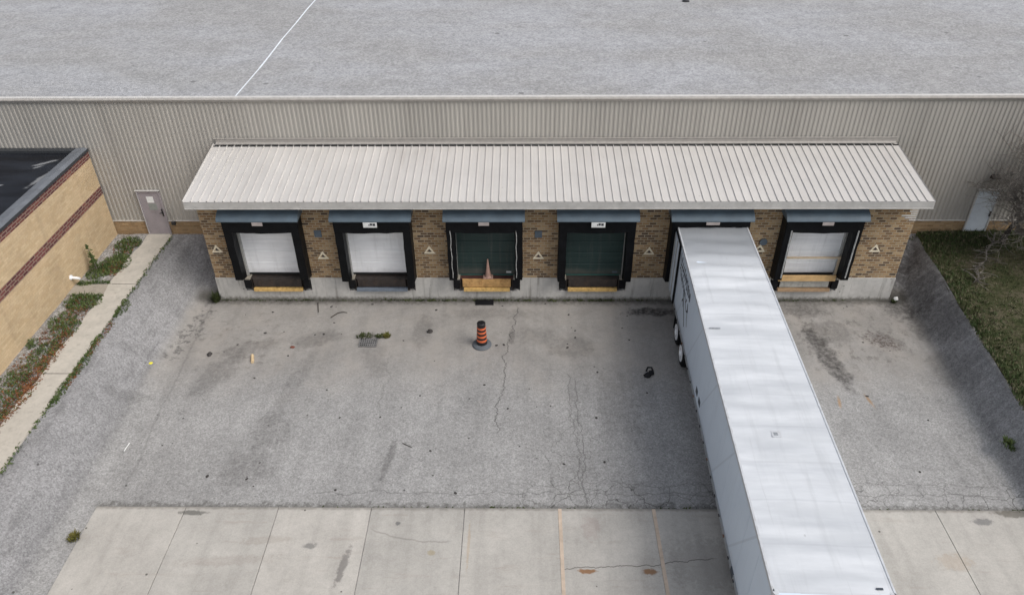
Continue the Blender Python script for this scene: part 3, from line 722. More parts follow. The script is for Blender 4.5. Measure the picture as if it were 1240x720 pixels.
# overhead doors (parts of the dock building)
def overhead_door(b, mat, label):
    y0, y1 = .2, .24; bz = 1.2 if mat == 'door_white' else 1.12
    mb = MB(); hs = .53
    z = bz
    for k in range(5):
        mb.prism([(y0, z + .012), (y0 - .008, z + .03), (y0 - .008, z + hs * .5 - .02), (y0 - .002, z + hs * .5), (y0 - .008, z + hs * .5 + .02), (y0 - .008, z + hs - .03), (y0, z + hs - .012), (y0 + .02, z + hs), (y1, z + hs), (y1, z)], 'x', b - 1.25, b + 1.25); z += hs
    o = mb.build('overhead_door', mat, dk); o['label'] = label
    s = MB().box(b - 1.25, b + 1.25, y0 - .015, y1, bz - .07, bz - .003)
    s.build('bottom_seal', 'seal' if mat == 'door_white' else 'green_seal', o)
    for sx in (-1, 1):
        MB().box(b + sx * 1.2 - .035, b + sx * 1.2 + .035, .05, .185, 1.14, 3.9).build('guide_rail', 'rail_steel', o)
        xa, xb = sorted((b + sx * 1.268, b + sx * 1.245)); MB().box(xa, xb, -.14, .28, 1.1, 3.9).build('door_jamb', 'cream', o)
    if mat == 'door_green':
        MB().box(b + .8, b + 1.0, y0 - .014, y0 - .0085, 1.2, 1.28).build('door_sticker', 'placard_white' if b < 0 else 'plate_blue', o)
    return o
overhead_door(BAYS[0], 'door_white', 'white sectional door of the leftmost bay')
overhead_door(BAYS[1], 'door_white', 'white sectional door of the bay with a blue grey bar')
overhead_door(BAYS[2], 'door_green', 'dark green sectional door behind the faded cone')
overhead_door(BAYS[3], 'door_green', 'dark green sectional door left of the trailer')
overhead_door(BAYS[5], 'door_white', 'white sectional door behind the timber rail right of the trailer')

# dock shelters: hood, head pad and side pads bolted to the wall
def shelter(b, label, placard, flare=False, strips=False, seed=0):
    r = random.Random(seed)
    t = thing('dock_shelter', (b, 0, 1.1), label, 'dock shelter', 'black dock shelters along the brick wall')
    zt = 4.1; yf = -.6
    for s in (-1, 1):
        xo, xi = b + s * 1.46, b + s * 1.15
        mb = MB(); n = 9
        bot = 1.28 if flare else 1.36
        ring = []
        for k in range(n + 1):
            u = k / n; z = bot + (zt - bot) * u
            j = lambda a: r.uniform(-a, a)
            y_f = yf + j(.012); dz = 0
            ring.append([(xo, -.02, z - (.16 if k == 0 else 0)), (xo + s * j(.012), y_f, z), (xi + s * j(.015), y_f + j(.01), z), (xi, -.13, z - (.14 if k == 0 else 0))])
        q0 = len(mb.v)
        for g_ in ring: mb.v += g_
        for k in range(n):
            for j2 in range(4):
                a, c = q0 + 4 * k + j2, q0 + 4 * k + (j2 + 1) % 4; mb.f.append((a, c, c + 4, a + 4)); mb.mi.append(0)
        mb.f += [tuple(q0 + j2 for j2 in (3, 2, 1, 0)), tuple(q0 + 4 * n + j2 for j2 in range(4))]; mb.mi += [0, 0]
        sp = mb.build('side_pad', 'black_vinyl', t, bevel=.025)
        if strips:
            x = b + s * (1.3 if s * b > 0 else 1.22)
            pts = [(x + (.015 if b < 5 else .002) * math.sin(k * 1.9), yf - .018, 1.5 + k * .24) for k in range(10)]
            MB().tube(pts, .016 if b < 5 else .03, 5).build('pad_strip', 'pad_wear', sp)
    mb = MB(); n = 10; q0 = 0                                  # head pad with a slightly sagging lower edge
    for k in range(n + 1):
        u = k / n; x = b - 1.44 + 2.88 * u; sag = .05 * math.sin(math.pi * u) + r.uniform(-.012, .012)
        mb.v += [(x, -.03, 4.14), (x, yf - .03, 4.14), (x, yf - .03 + r.uniform(-.01, .01), 3.6 - sag), (x, yf + .1, 3.58 - sag), (x, -.03, 3.7)]
    for k in range(n):
        for j in range(5):
            a, c = 5 * k + j, 5 * k + (j + 1) % 5; mb.f.append((a, c, c + 5, a + 5)); mb.mi.append(0)
    mb.f += [(4, 3, 2, 1, 0), tuple(5 * n + j for j in range(5))]; mb.mi += [0, 0]
    hp = mb.build('head_pad', 'black_vinyl', t)
    hood = [(0, 4.62), (-.3, 4.5), (-.58, 4.37), (-.72, 4.27), (-.78, 4.17), (-.78, 4.13), (-.765, 4.13), (-.765, 4.165), (-.705, 4.25), (-.57, 4.345), (-.3, 4.475), (0, 4.59)]
    aw = MB().prism([(p, z) for p, z in hood], 'x', b - 1.55, b + 1.55)
    for s in (-1, 1): aw.prism([(-.02, 4.58), (-.02, 4.15), (-.74, 4.15), (-.7, 4.24), (-.57, 4.335), (-.3, 4.46)], 'x', b + s * 1.535 - .01, b + s * 1.535 + .01)
    aw.build('awning', 'awning', t)
    w, h, m = placard
    pl = MB().box(b - w / 2, b + w / 2, yf - .2, yf - .185, 4.11 - h, 4.125).build('placard', m, t)
    if m == 'placard_white':
        p = MB(); y = yf - .204
        p.box(b + .0, b + w * .16, y, y + .003, 4.0, 4.09).box(b + w * .2, b + w * .38, y, y + .003, 3.985, 4.085)
        p.box(b - w * .1, b - w * .03, y, y + .003, 3.99, 4.05)
        p.build('print', 'placard_print', pl)
    return t
shelter(BAYS[0], 'black padded shelter round the leftmost white door, with a long dark leveller below', (.4, .13, 'placard_dull'), seed=1)
shelter(BAYS[1], 'black shelter with scuffed pads and white placard round the second white door from the left', (.52, .2, 'placard_white'), flare=True, seed=2)
shelter(BAYS[2], 'black shelter with thin pale cords, round the green door with the faded cone', (.4, .12, 'placard_dull'), strips=True, seed=3)
shelter(BAYS[3], 'black shelter with white placard round the green door nearest the trailer', (.52, .2, 'placard_white'), flare=True, seed=4)
shelter(BAYS[4], 'black shelter with the white trailer backed into it', (.5, .1, 'placard_dull'), flare=True, seed=5)
shelter(BAYS[5], 'black shelter with wide pale stripes on its pads, right of the trailer', (.42, .12, 'placard_dull'), strips=True, seed=6)

# dock levellers with lips, bars and rubber bumpers
def leveller(b, label, deck, lip, bar, bw=1.0):
    t = thing('dock_leveller', (b, 0, .47), label, 'dock leveller', 'dock levellers below the overhead doors')
    MB().box(b - 1.08, b + 1.08, -.06, .9, 1.04, 1.085).build('deck_plate', deck, t, bevel=.006)
    l = MB().box(b - .98, b + .98, -.1, -.062, .7, 1.075)
    for k in range(3): l.box(b - .8 + k * .75, b - .72 + k * .75, -.115, -.1, .72, 1.03)
    l.build('lip_plate', lip, t)
    mb = MB().box(b - bw, b + bw, -.19, -.035, .52, .66)
    mb.build('lip_bar', bar, t, bevel=.01)
    MB().box(b - 1.1, b - 1.04, -.05, .3, .472, 1.03).box(b + 1.04, b + 1.1, -.05, .3, .472, 1.03).box(b - 1.04, b + 1.04, .25, .3, .472, 1.03).build('pit_frame', 'steel_dark', t)
    for s in (-1, 1):
        MB().box(b + s * 1.21 - .13, b + s * 1.21 + .13, -.17, .1, .66, 1.06).build('bumper', 'rubber', t, bevel=.02)
        MB().box(b + s * 1.21 - .13, b + s * 1.21 + .13, -.12, .19, 1.062, 1.12).build('corner_plate', 'sill_concrete', t)
    return t
leveller(BAYS[0], 'dark leveller with a yellow bar under the leftmost white door', 'steel_dark', 'steel_dark', 'yellow')
leveller(BAYS[1], 'dark leveller with a blue grey bar under the second white door from the left', 'steel_dark', 'steel_dark', 'bar_blue', 1.04)
leveller(BAYS[2], 'leveller with a rusty yellow lip below the faded cone', 'steel_red', 'lip_rust', 'yellow', .94)
leveller(BAYS[3], 'dark brown leveller with a yellow bar under the green door nearest the trailer', 'steel_dark', 'steel_dark', 'yellow')
leveller(BAYS[5], 'pale leveller under the timber plank right of the trailer', 'steel_dark', 'lip_pale', 'bar_rust', 1.05)
# timber plank and guard rail across the last bay
b = BAYS[5]
t = MB().box(b - 1.15, b + 1.12, -.27, -.2, 1.1, 1.36).build('timber_plank', 'timber', origin=(b, -.2, 1.1), bevel=.006)
tag(t, 'raw tan timber plank set on edge across the bay right of the trailer', 'plank')
t = thing('guard_rail', (b, -.15, 1.09), 'thin pale timber guard rail across the white door right of the trailer', 'guard rail')
MB().box(b - 1.1, b + 1.18, -.16, -.1, 2.1, 2.17).build('rail', 'timber_pale', t)
MB().box(b + 1.1, b + 1.18, -.098, -.04, 1.09, 2.16).build('post', 'timber_pale', t)
MB().box(b - 1.1, b - 1.03, -.098, -.04, 1.09, 2.16).build('post', 'timber_pale', t)
# black mat below the faded cone's bay
mb = MB().prism([(-.42, .004), (-.36, .03), (-.1, .06), (-.06, .02)], 'x', -1.95, -1.2)
tag(mb.build('rubber_mat', 'rubber', origin=(-1.6, -.2, 0)), 'black rubber mat on the ground below the rusty yellow lip', 'mat')

# triangle signs and wall plates
def tri_sign(x, z, label):
    t = thing('warning_sign', (x, 0, z), label, 'sign', 'cream triangular signs on the brick piers')
    s = .36; h = s * .95
    P = [(x - s * .62, z - h * .42), (x + s * .62, z - h * .42), (x, z + h * .62)]
    c = (x, z - h * .07)
    inn = [(c[0] + (p[0] - c[0]) * .6, c[1] + (p[1] - c[1]) * .42) for p in P]
    mb = MB()
    for i in range(3):
        j = (i + 1) % 3; mb.prism([P[i], P[j], inn[j], inn[i]], 'y', -.022, -.003)
    mb.build('border', 'sign_cream', t)
    mb = MB().prism([(c[0] - .05, c[1] - .035), (c[0] + .06, c[1] - .045), (c[0] + .03, c[1] + .05), (c[0] - .01, c[1] + .07)], 'y', -.02, -.003)
    mb.build('symbol', 'sign_dark', t)
for x, z, l in ((-12.19, 2.45, 'cream triangular sign at the far left end of the brick wall'), (-7.99, 2.15, 'cream triangular sign below the left square plate'),
                (-3.71, 2.4, 'cream triangular sign left of the bay with the faded cone'), (.62, 2.15, 'cream triangular sign below the middle square plate'),
                (5.0, 2.35, 'cream triangular sign just left of the trailer'), (9.34, 2.48, 'cream triangular sign just right of the trailer, below the round plate'),
                (13.86, 2.48, 'cream triangular sign at the far right end of the brick wall')): tri_sign(x, z, l)
for x, z, l in ((-8.03, 3.18, 'blue grey square plate on the pier between the two white doors at the left'), (.61, 3.15, 'blue grey square plate on the pier between the two green doors')):
    tag(MB().box(x - .14, x + .14, -.05, -.003, z - .15, z + .15).build('wall_plate', 'plate_blue', origin=(x, 0, z), bevel=.01), l, 'wall plate', 'dark plates on the brick piers')
tag(MB().lathe([(.15, -.16), (.15, -.03), (.1, 0)], (0, 0, 0), 18, axis='x').build('vent_cap', 'plate_blue'), 'round dark vent cap on the pier right of the trailer', 'vent cap')
vc = bpy.data.objects['vent_cap']; vc.location = (9.42, -.003, 2.8); vc.rotation_euler = (0, 0, R(90)); vc.scale = (.35, 1, 1)

# ------------------------------------------------------------------ left brick building
lb = thing('brick_annex', (-17.85, YW - .08, ZU), 'buff brick building with two dark red bands and a black flat roof', 'building')
LX = -17.85; yb = YW - .07
MB().box(-45, LX, -45, yb, 1.0, 4.98).build('brick_wall', 'brick_buff', lb)
MB().box(-45, LX + .004, -45, yb - .003, 4.981, 5.3).build('brick_band', 'brick_red', lb)
MB().box(-18.2, LX + .006, -45, yb - .006, 3.32, 3.69).build('brick_band', 'brick_red', lb)
rr = MB().box(-44.7, -18.22, -44.7, yb - .3, 5.1, 5.315).build('roof', 'membrane', lb)
MB().prism([(-18.32, 5.302), (LX + .03, 5.302), (LX + .03, 5.40), (-18.0, 5.44), (-18.32, 5.40)], 'y', -45, yb).build('coping', 'coping', lb)
MB().box(LX + .032, LX + .05, -45, yb, 5.29, 5.395).build('drip_edge', 'coping_dark', lb)
MB().box(-44, -18.33, yb - .29, yb, 5.302, 5.42).build('end_upstand', 'coping_dark', lb)
t = thing('drain_spout', (LX, -.95, 1.75), 'white pipe spout sticking out of the buff brick wall above the concrete pad', 'pipe')
MB().tube([(LX, -.95, 1.74), (LX + .36, -.97, 1.7)], .055, 12).build('pipe', 'white_plastic', t, smooth=False)
MB().lathe([(.1, 0), (.1, .03)], (LX + .001, -.95, 1.74), 14, axis='x').build('collar', 'white_plastic', t)

# ------------------------------------------------------------------ semi trailer
TL, TW, TZ = 15.54, 1.3, 3.83
tr = thing('semi_trailer', (7.19, -.5, 0), 'long white box semi trailer backed into the fifth bay, black scrawl on its side', 'trailer')
L = lambda mb, name, mat, parent=None, **k: mb.build(name, mat, parent or tr, origin=(0, 0, 0), **k)
y0, y1 = 0., -TL
body = MB(); n = 13
body.box(-TW + .02, TW - .02, y1 + .03, y0 - .03, 1.06, TZ - .06)
L(body, 'box_core', 'trailer_side')
def side(s):
    mb = MB(); k = 14; ys_ = [y0 - .42 + (y1 + .1 - (y0 - .42)) * i / k for i in range(k + 1)]
    for i in range(k):
        xa, xb = sorted((s * (TW - .019), s * TW)); mb.box(xa, xb, ys_[i + 1] + .006, ys_[i] - .006, 1.2, TZ - .13)
    return L(mb, 'side_panel', 'trailer_side')
left = side(-1); right = side(1)
for s in (-1, 1):
    xa, xb = sorted((s * (TW - .03), s * (TW + .018))); L(MB().box(xa, xb, y1 + .06, y0 - .0, TZ - .128, TZ - .015), 'top_rail', 'rail_alu')
    rb = L(MB().box(xa, xb, y1 + .06, y0 - .42, 1.03, 1.198), 'bottom_rail', 'rail_bottom')
    for k in range(22):
        y = -1.0 - k * .69; xc = s * (TW + .03); L(MB().box(xc - .012, xc + .012, y - .04, y + .04, 1.085, 1.125), 'marker_lamp', 'black_metal' if k % 4 else 'lamp_amber', rb)
# roof skin bowed over the roof bows
mb = MB(); nx_, ny_ = 14, 150
for j in range(ny_ + 1):
    y = y0 - .02 + (y1 + .04 - y0) * j / ny_
    for i in range(nx_ + 1):
        u = i / nx_; x = -TW + .02 + (2 * TW - .04) * u
        e = min(1., min(u, 1 - u) * 7)
        amp = .014 + .07 * math.exp(-((y + 2.9) / 2.0) ** 2) + .018 * math.exp(-((y + 12.0) / 3.) ** 2)
        ph = 2 * math.pi * y / .78 + .5 * math.sin(u * 3.1 + y * .6)
        z = TZ - .03 + .022 * math.sin(math.pi * u) + e * (amp * .5 * math.sin(ph) + .022 * mnoise.noise(Vector((x * .5, y * .8, 7.))))
        mb.v.append((x, y, z))
for j in range(ny_):
    for i in range(nx_):
        a = j * (nx_ + 1) + i; mb.f.append((a, a + nx_ + 1, a + nx_ + 2, a + 1)); mb.mi.append(0)
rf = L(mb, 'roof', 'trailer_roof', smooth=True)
L(MB().box(-.28, -.04, -10.96, -10.74, TZ - .02, TZ + .022), 'roof_patch', 'rail_alu', rf)
L(MB().box(-.22, -.12, -10.9, -10.8, TZ + .0225, TZ + .03), 'patch_vent', 'rail_bottom', rf)
L(MB().box(.92, 1.06, -15.38, -15.33, TZ - .0, TZ + .012), 'roof_tag', 'placard_grey', rf)
L(MB().box(-1.15, -.82, -6.35, -6.31, TZ - .018, TZ + .004), 'seam_tape', 'rail_bottom', rf)
# front wall and radiused corners
L(MB().box(-TW + .03, TW - .03, y1 - .02, y1 + .029, 1.06, TZ - .02), 'front_panel', 'trailer_side')
for s in (-1, 1): L(MB().lathe([(.07, 1.05), (.07, TZ - .015)], (s * (TW - .055), y1 + .05, 0), 16), 'front_corner', 'rail_alu', smooth=False)
# rear frame, swung-open doors against the sides
rfm = MB().box(-TW, -TW + .09, y0 - .1, y0, 1.05, TZ - .02).box(TW - .09, TW, y0 - .1, y0, 1.05, TZ - .02).box(-TW + .09, TW - .09, y0 - .1, y0, TZ - .16, TZ - .02).box(-TW + .09, TW - .09, y0 - .1, y0, 1.0, 1.14)
L(rfm, 'rear_frame', 'rail_bottom')
for s in (-1, 1):
    xa, xb = sorted((s * (TW + .025), s * (TW + .07)))
    d = L(MB().box(xa, xb, -1.2, -.03, 1.08, TZ - .16), 'rear_door', 'trailer_side', bevel=.006)
    xs_ = sorted((s * (TW + .02), s * (TW + .078))); L(MB().box(xs_[0], xs_[1], -1.3, -1.2, 1.06, TZ - .14), 'door_seal', 'rubber', d)
    xs_ = sorted((s * (TW + .02), s * (TW + .076))); L(MB().box(xs_[0], xs_[1], -1.2, -.03, TZ - .159, TZ - .12), 'door_edge', 'rubber', d)
    for yy in (-.35, -.85):
        L(MB().tube([(s * (TW + .1), yy, 1.12), (s * (TW + .1), yy, TZ - .2)], .018, 6), 'lock_rod', 'rail_steel', d)
# black handwritten scrawl
r = random.Random(21); mb = MB(); X = -TW - .004
def stroke(pts, w=.03):
    for a, b_ in zip(pts, pts[1:]):
        d = Vector((b_[0] - a[0], b_[1] - a[1], 0)); 
        if d.length < 1e-4: continue
        nn = Vector((-d.y, d.x, 0)).normalized() * w / 2
        q = [(a[0] + nn.x, a[1] + nn.y), (a[0] - nn.x, a[1] - nn.y), (b_[0] - nn.x, b_[1] - nn.y), (b_[0] + nn.x, b_[1] + nn.y)]
        mb.face([(X, p[0], p[1]) for p in q])
y = -1.55
for k in range(9):                                     # upper line of loopy letters
    zc_ = 3.28 - .02 * k; y_ = -1.5 - k * .26; pts = []
    for i in range(12):
        t_ = i / 11; pts.append((y_ - .25 * t_ + .1 * math.sin(6.28 * t_ + k), zc_ + .17 * math.sin(9.4 * t_ + k * 1.7) * (1 if k % 3 else 1.35)))
    stroke(pts, .055)
for k in range(6):                                     # second line
    y_ = -1.6 - k * .28; pts = []
    for i in range(10):
        t_ = i / 9; pts.append((y_ - .24 * t_ + .09 * math.cos(6 * t_ + k * 2), 2.82 - .03 * k + .14 * math.sin(8 * t_ + k * 2.3)))
    stroke(pts, .05)
stroke([(-2.7, 2.6), (-3.0, 2.25), (-3.3, 1.92), (-3.5, 1.66)], .09); stroke([(-2.6, 2.15), (-2.75, 2.35), (-2.9, 2.1)], .06)
stroke([(-3.35, 2.75), (-3.2, 2.5), (-3.5, 2.35), (-3.75, 2.5), (-3.6, 2.75), (-3.75, 2.2), (-3.9, 1.95)], .065)
L(mb, 'scrawl', 'marker')
# dark placards on the lower side
for yy in (-6.75, -7.25): L(MB().box(-TW - .012, -TW + .0, yy - .13, yy + .13, 1.42, 1.64), 'side_placard', 'placard_grey')
L(MB().box(-TW - .03, -TW + .0, -13.3, -13.05, 1.02, 1.2), 'side_placard', 'placard_grey')
# underside
ch = MB().box(-1.2, 1.2, y1 + .1, y0 - .1, .99, 1.055)
for s in (-1, 1): ch.box(s * .5 - .06, s * .5 + .06, -6.5, -.3, .72, .989)
for k in range(40): ch.box(-1.2, 1.2, -.5 - k * .39, -.42 - k * .39, .9, .988)
L(ch, 'chassis', 'chassis')
ug = MB().box(-1.1, 1.1, -.2, -.08, .5, .62).box(-.7, -.6, -.2, -.08, .62, .89).box(.6, .7, -.2, -.08, .62, .89)
L(ug, 'underride_guard', 'chassis')
lg = MB()
for s in (-1, 1): lg.box(s * .75 - .07, s * .75 + .07, -12.6, -12.46, .1, .9).box(s * .75 - .16, s * .75 + .16, -12.7, -12.36, .0, .1)
L(lg, 'landing_gear', 'chassis')
for yy in (-2.35, -3.6):
    L(MB().tube([(-1.2, yy, .5), (1.2, yy, .5)], .07, 8), 'axle', 'chassis')
    for s in (-1, 1):
        for off in (0, .32):
            xc = s * (1.14 - off)
            w = L(MB().lathe([(.29, -.13), (.44, -.14), (.5, -.1), (.51, 0), (.5, .1), (.44, .14), (.29, .13)], (xc, yy, .505), 32, axis='x'), 'wheel', 'rubber')
            if off == 0:
                q = s
                L(MB().lathe([(.31, .10 * q), (.31, .15 * q), (.24, .15 * q), (.12, .155 * q), (.1, .19 * q), (.03, .2 * q)], (xc, yy, .505), 24, axis='x'), 'rim', 'rim', w)
                nut = MB()
                for k in range(10):
                    a = k * .628; nut.box(xc + q * .125, xc + q * .16, yy + .165 * math.cos(a) - .014, yy + .165 * math.cos(a) + .014, .505 + .165 * math.sin(a) - .014, .505 + .165 * math.sin(a) + .014)
                L(nut, 'wheel_nuts', 'rail_bottom', w)
for s in (-1, 1): L(MB().box(s * 1.0 - .28, s * 1.0 + .28, -1.72, -1.7, .2, .95), 'mud_flap', 'rubber')
for s in (-1, 1): L(MB().box(s * 1.0 - .07, s * 1.0 + .07, -.02, .01, 1.02, 1.1), 'tail_lamp', 'lamp_red')
tr.rotation_euler = (0, 0, R(-1.86))

# ------------------------------------------------------------------ traffic barrel and cone
bx, by = -1.56, -2.98
t = thing('traffic_barrel', (bx, by, 0), 'orange and black striped traffic barrel standing on a grey rubber base in the yard', 'traffic barrel')
MB().lathe([(.36, .005), (.37, .03), (.34, .075), (.26, .1), (.2, .11), (.2, .02)], (bx, by, 0), 30).build('base', 'base_grey', t, smooth=False)
prof = [(.205, .06), (.205, .25), (.198, .252), (.196, .345), (.193, .347), (.191, .445), (.188, .447), (.186, .54), (.182, .542), (.18, .635), (.178, .637), (.175, .725), (.172, .727), (.17, .815), (.167, .817), (.165, .9), (.16, .902), (.162, 1.06), (.13, 1.08), (.0, 1.085)]
mis = [1, 1, 0, 0, 1, 1, 0, 0, 1, 1, 0, 0, 1, 1, 0, 0, 1, 1, 1, 1]
MB().lathe(prof, (bx, by, 0), 28, mis).build('barrel_body', ['orange', 'stripe_black'], t)
MB().tube([(bx - .1, by, 1.08), (bx - .06, by, 1.13), (bx + .06, by, 1.13), (bx + .1, by, 1.08)], .018, 8).build('handle', 'stripe_black', t)
cx_, cy_ = -1.41, -.05
t = thing('traffic_cone', (cx_, cy_ + .1, 1.088), 'faded dirty traffic cone standing on the leveller in front of a green door', 'traffic cone')
MB().box(cx_ - .2, cx_ + .2, cy_ - .06, cy_ + .24, 1.088, 1.125).build('base', 'cone_faded', t, bevel=.015)
MB().lathe([(.12, 1.126), (.11, 1.16), (.07, 1.5), (.04, 1.78), (.022, 1.95), (.014, 1.95)], (cx_, cy_ + .1, 0), 22).build('cone_body', 'cone_faded', t, smooth=False)

# ------------------------------------------------------------------ storm drain and litter
t = thing('storm_drain', (-5.95, -2.95, 0), 'square iron storm drain grate set in the asphalt with weeds at its back edge', 'drain')
gx, gy = -5.95, -2.88
MB().box(gx - .34, gx + .34, gy - .24, gy + .24, .004, .02).build('drain_dark_sheet', 'pit_black', t)  # flat black sheet stands in for the darkness below the grate
mb = MB()
for k in range(9): mb.box(gx - .34 + k * .0812, gx - .34 + k * .0812 + .03, gy - .24, gy + .24, .022, .045)
for k in range(5): mb.box(gx - .341, gx + .341, gy - .241 + k * .11, gy - .241 + k * .11 + .04, .024, .048)
mb.build('grate', 'iron', t)
def tuft(name, x, y, z, rad, h, n, mat, label, seed, cat='weed', leaves=0, sx=1.):
    r = random.Random(seed); mb = MB()
    for _ in range(n):
        a = r.uniform(0, 6.28); d = rad * r.random() ** .7
        mb.blade((x + d * math.cos(a) * sx, y + d * math.sin(a), z - .01), a + r.uniform(-.6, .6), h * r.uniform(.4, 1.1), .03, h * r.uniform(.1, .7))
    for _ in range(leaves):
        a = r.uniform(0, 6.28); d = rad * r.random() ** .6
        mb.leaf((x + d * math.cos(a) * sx, y + d * math.sin(a), z + h * r.uniform(.1, .8)), r.uniform(.02, .05), r)
    return tag(mb.build(name, mat, origin=(x, y, z)), label, cat)
tuft('weed', -6.15, -2.5, 0, .2, .13, 90, 'moss', 'green weed growing at the back left edge of the drain grate', 1, sx=1.6, leaves=60)
tuft('weed', -5.55, -2.5, 0, .12, .12, 70, 'moss', 'low dark weed growing behind the drain grate', 2, sx=1.8, leaves=40)
tuft('weed', -5.3, -2.48, 0, .13, .17, 80, 'tuft_olive', 'olive yellow weed just right of the drain grate', 3, leaves=50)
tuft('grass_tuft', 15.45, -8.6, hz(15.45, -8.6), .25, .22, 170, 'weed_green', 'lone green grass tuft on the dark right hand slope', 4, 'grass tuft', 30)
tuft('grass_tuft', -13.0, -11.9, .06, .15, .18, 110, 'tuft_olive', 'olive grass tuft at the left edge of the concrete apron', 5, 'grass tuft', 40)
tuft('weed', -12.72, -.15, 0.02, .16, .4, 130, 'moss', 'dark weed at the left foot of the dock foundation', 6, sx=.8, leaves=120)
tuft('weed', 15.2, -.2, 0.02, .1, .12, 40, 'moss', 'small weed at the right foot of the dock foundation', 8, leaves=20)
def litter(name, mb, mat, label, cat, loc): return tag(mb.build(name, mat, origin=loc), label, cat)
litter('wood_block', MB().tube([(-10.2, -3.68, .06), (-10.08, -4.08, .06)], .06, 8), 'block_wood', 'short yellow wood block lying on the asphalt left of the drain', 'wood block', (-10.16, -3.9, 0))
mb = MB().rock((4.55, -4.75, 0), .16, .13, .14, 5).rock((4.7, -4.6, 0), .1, .14, .1, 6).tube([(4.5, -4.6, .1), (4.56, -4.5, .2), (4.7, -4.5, .2), (4.75, -4.62, .1)], .035, 6)
litter('black_rag', mb, 'tar_rag', 'crumpled black rag lying on the asphalt left of the trailer', 'rag', (4.6, -4.7, 0))
litter('dark_rock', MB().rock((-3.63, -2.2, 0), .14, .11, .13, 8), 'dark_stone', 'dark rock on the asphalt between the drain and the striped barrel', 'rock', (-3.63, -2.2, 0))
litter('red_scrap', MB().rock((-8.82, -3.15, 0), .1, .08, .06, 9), 'red_scrap', 'red brown scrap on the asphalt between wood block and drain', 'scrap', (-8.82, -3.15, 0))
litter('grey_rock', MB().rock((-11.86, -3.6, 0), .1, .13, .1, 10), 'dark_stone', 'grey rock on the asphalt left of the wood block', 'rock', (-11.86, -3.6, 0))
yz = hz(-13.72, -4.4)
litter('yellow_scrap', MB().rock((-13.72, -4.4, yz), .09, .07, .05, 11), 'yellow_scrap', 'bright yellow scrap on the left asphalt slope', 'scrap', (-13.72, -4.4, yz))
litter('white_scrap', MB().rock((15.32, -.05, .02), .12, .1, .16, 12), 'white_scrap', 'white lump at the right corner of the dock foundation', 'scrap', (15.32, -.05, .02))
litter('bent_stick', MB().tube([(-7.72, -1.3, .03), (-7.5, -1.02, .05), (-7.3, -.93, .04), (-7.12, -.97, .03)], [.022, .02, .016, .01], 6), 'stick', 'bent dark stick on the asphalt in front of the second bay from the left', 'stick', (-7.4, -1, 0))
litter('straight_stick', MB().tube([(-8.46, -.3, .03), (-8.3, -.95, .03)], [.02, .014], 6), 'stick', 'straight dark stick on the asphalt right of the first bay', 'stick', (-8.4, -.6, 0))
litter('short_stick', MB().tube([(-3.95, -8.1, .02), (-3.62, -8.28, .02)], [.016, .01], 5), 'stick', 'short dark stick in the middle of the open asphalt', 'stick', (-3.8, -8.2, 0))
litter('white_straw', MB().tube([(-12.95, -8.2, .09), (-12.98, -8.55, .09)], .018, 5), 'white_scrap', 'thin white straw on the lower left asphalt', 'scrap', (-12.96, -8.4, .07))
r = random.Random(44)
proto = None
for k in range(64):                                     # dark crumbs strewn over the yard
    x, y = r.uniform(-12, 14), -10.3 * r.random() ** 1.2 - .3
    if 4.8 < x < 9: x -= 6
    if proto is None:
        o = proto = MB().rock((0, 0, 0), .05, .045, .035, 30).build('pebble', 'dark_stone')
    else:
        o = proto.copy(); col.objects.link(o)
    s = r.uniform(.5, 1.15); o.location = (x, y, -.004); o.scale = (s * r.uniform(.7, 1.6), s, s * .8); o.rotation_euler = (0, 0, r.uniform(0, 6.28))
    tag(o, 'small dark pebble lying loose on the grey asphalt yard', 'pebble', 'dark pebbles strewn over the asphalt yard')

# ------------------------------------------------------------------ weeds (nobody could count them)
def weeds(name, mat, label, spots, seed, hmin=.05, hmax=.22):
    """spots: x, y, radius x, radius y, count"""
    r = random.Random(seed); mb = MB()
    for cx, cy, rx, ry, n in spots:
        for _ in range(int(n * .5)):
            a = r.uniform(0, 6.28); d = r.random() ** .5; x, y = cx + rx * d * math.cos(a), cy + ry * d * math.sin(a)
            z = (ZU + .03) if x < -15.3 and y > -30 else max(hz(x, y), .0)
            if -17.84 < x or x > -15.0:
                h = r.uniform(hmin, hmax) * (1.2 - d * .6)
                if r.random() < .4: mb.blade((x, y, z - .02), r.uniform(0, 6.28), h * 1.2, .03, h * .5)
                else: mb.leaf((x, y, z + h * r.random()), r.uniform(.022, .06), r)
    return tag(mb.build(name, mat), label, 'weeds', kind='stuff')
weeds('bed_weeds', 'weed_green', 'green weeds spreading over the gravel bed', [(-17.5, -.85, .3, .12, 260), (-16.9, -.75, .5, .12, 260), (-17.0, -1.65, .7, .12, 380), (-17.0, 2.2, .55, .55, 900), (-16.9, .55, .65, .75, 1700), (-17.3, -.1, .45, .45, 700), (-16.9, 1.3, .4, .5, 350),
      (-16.95, -2.1, .75, .5, 1300), (-17.2, -3.2, .5, .6, 500), (-16.8, -3.8, .5, .7, 600), (-17.6, -4.6, .2, .3, 200), (-16.9, -5.2, .45, .8, 600), (-17.2, -6.6, .5, .8, 550), (-17.0, -7.8, .6, .9, 600), (-17.0, -9.6, .7, 1., 600), (-17, -11.5, .7, 1, 400)], 1)
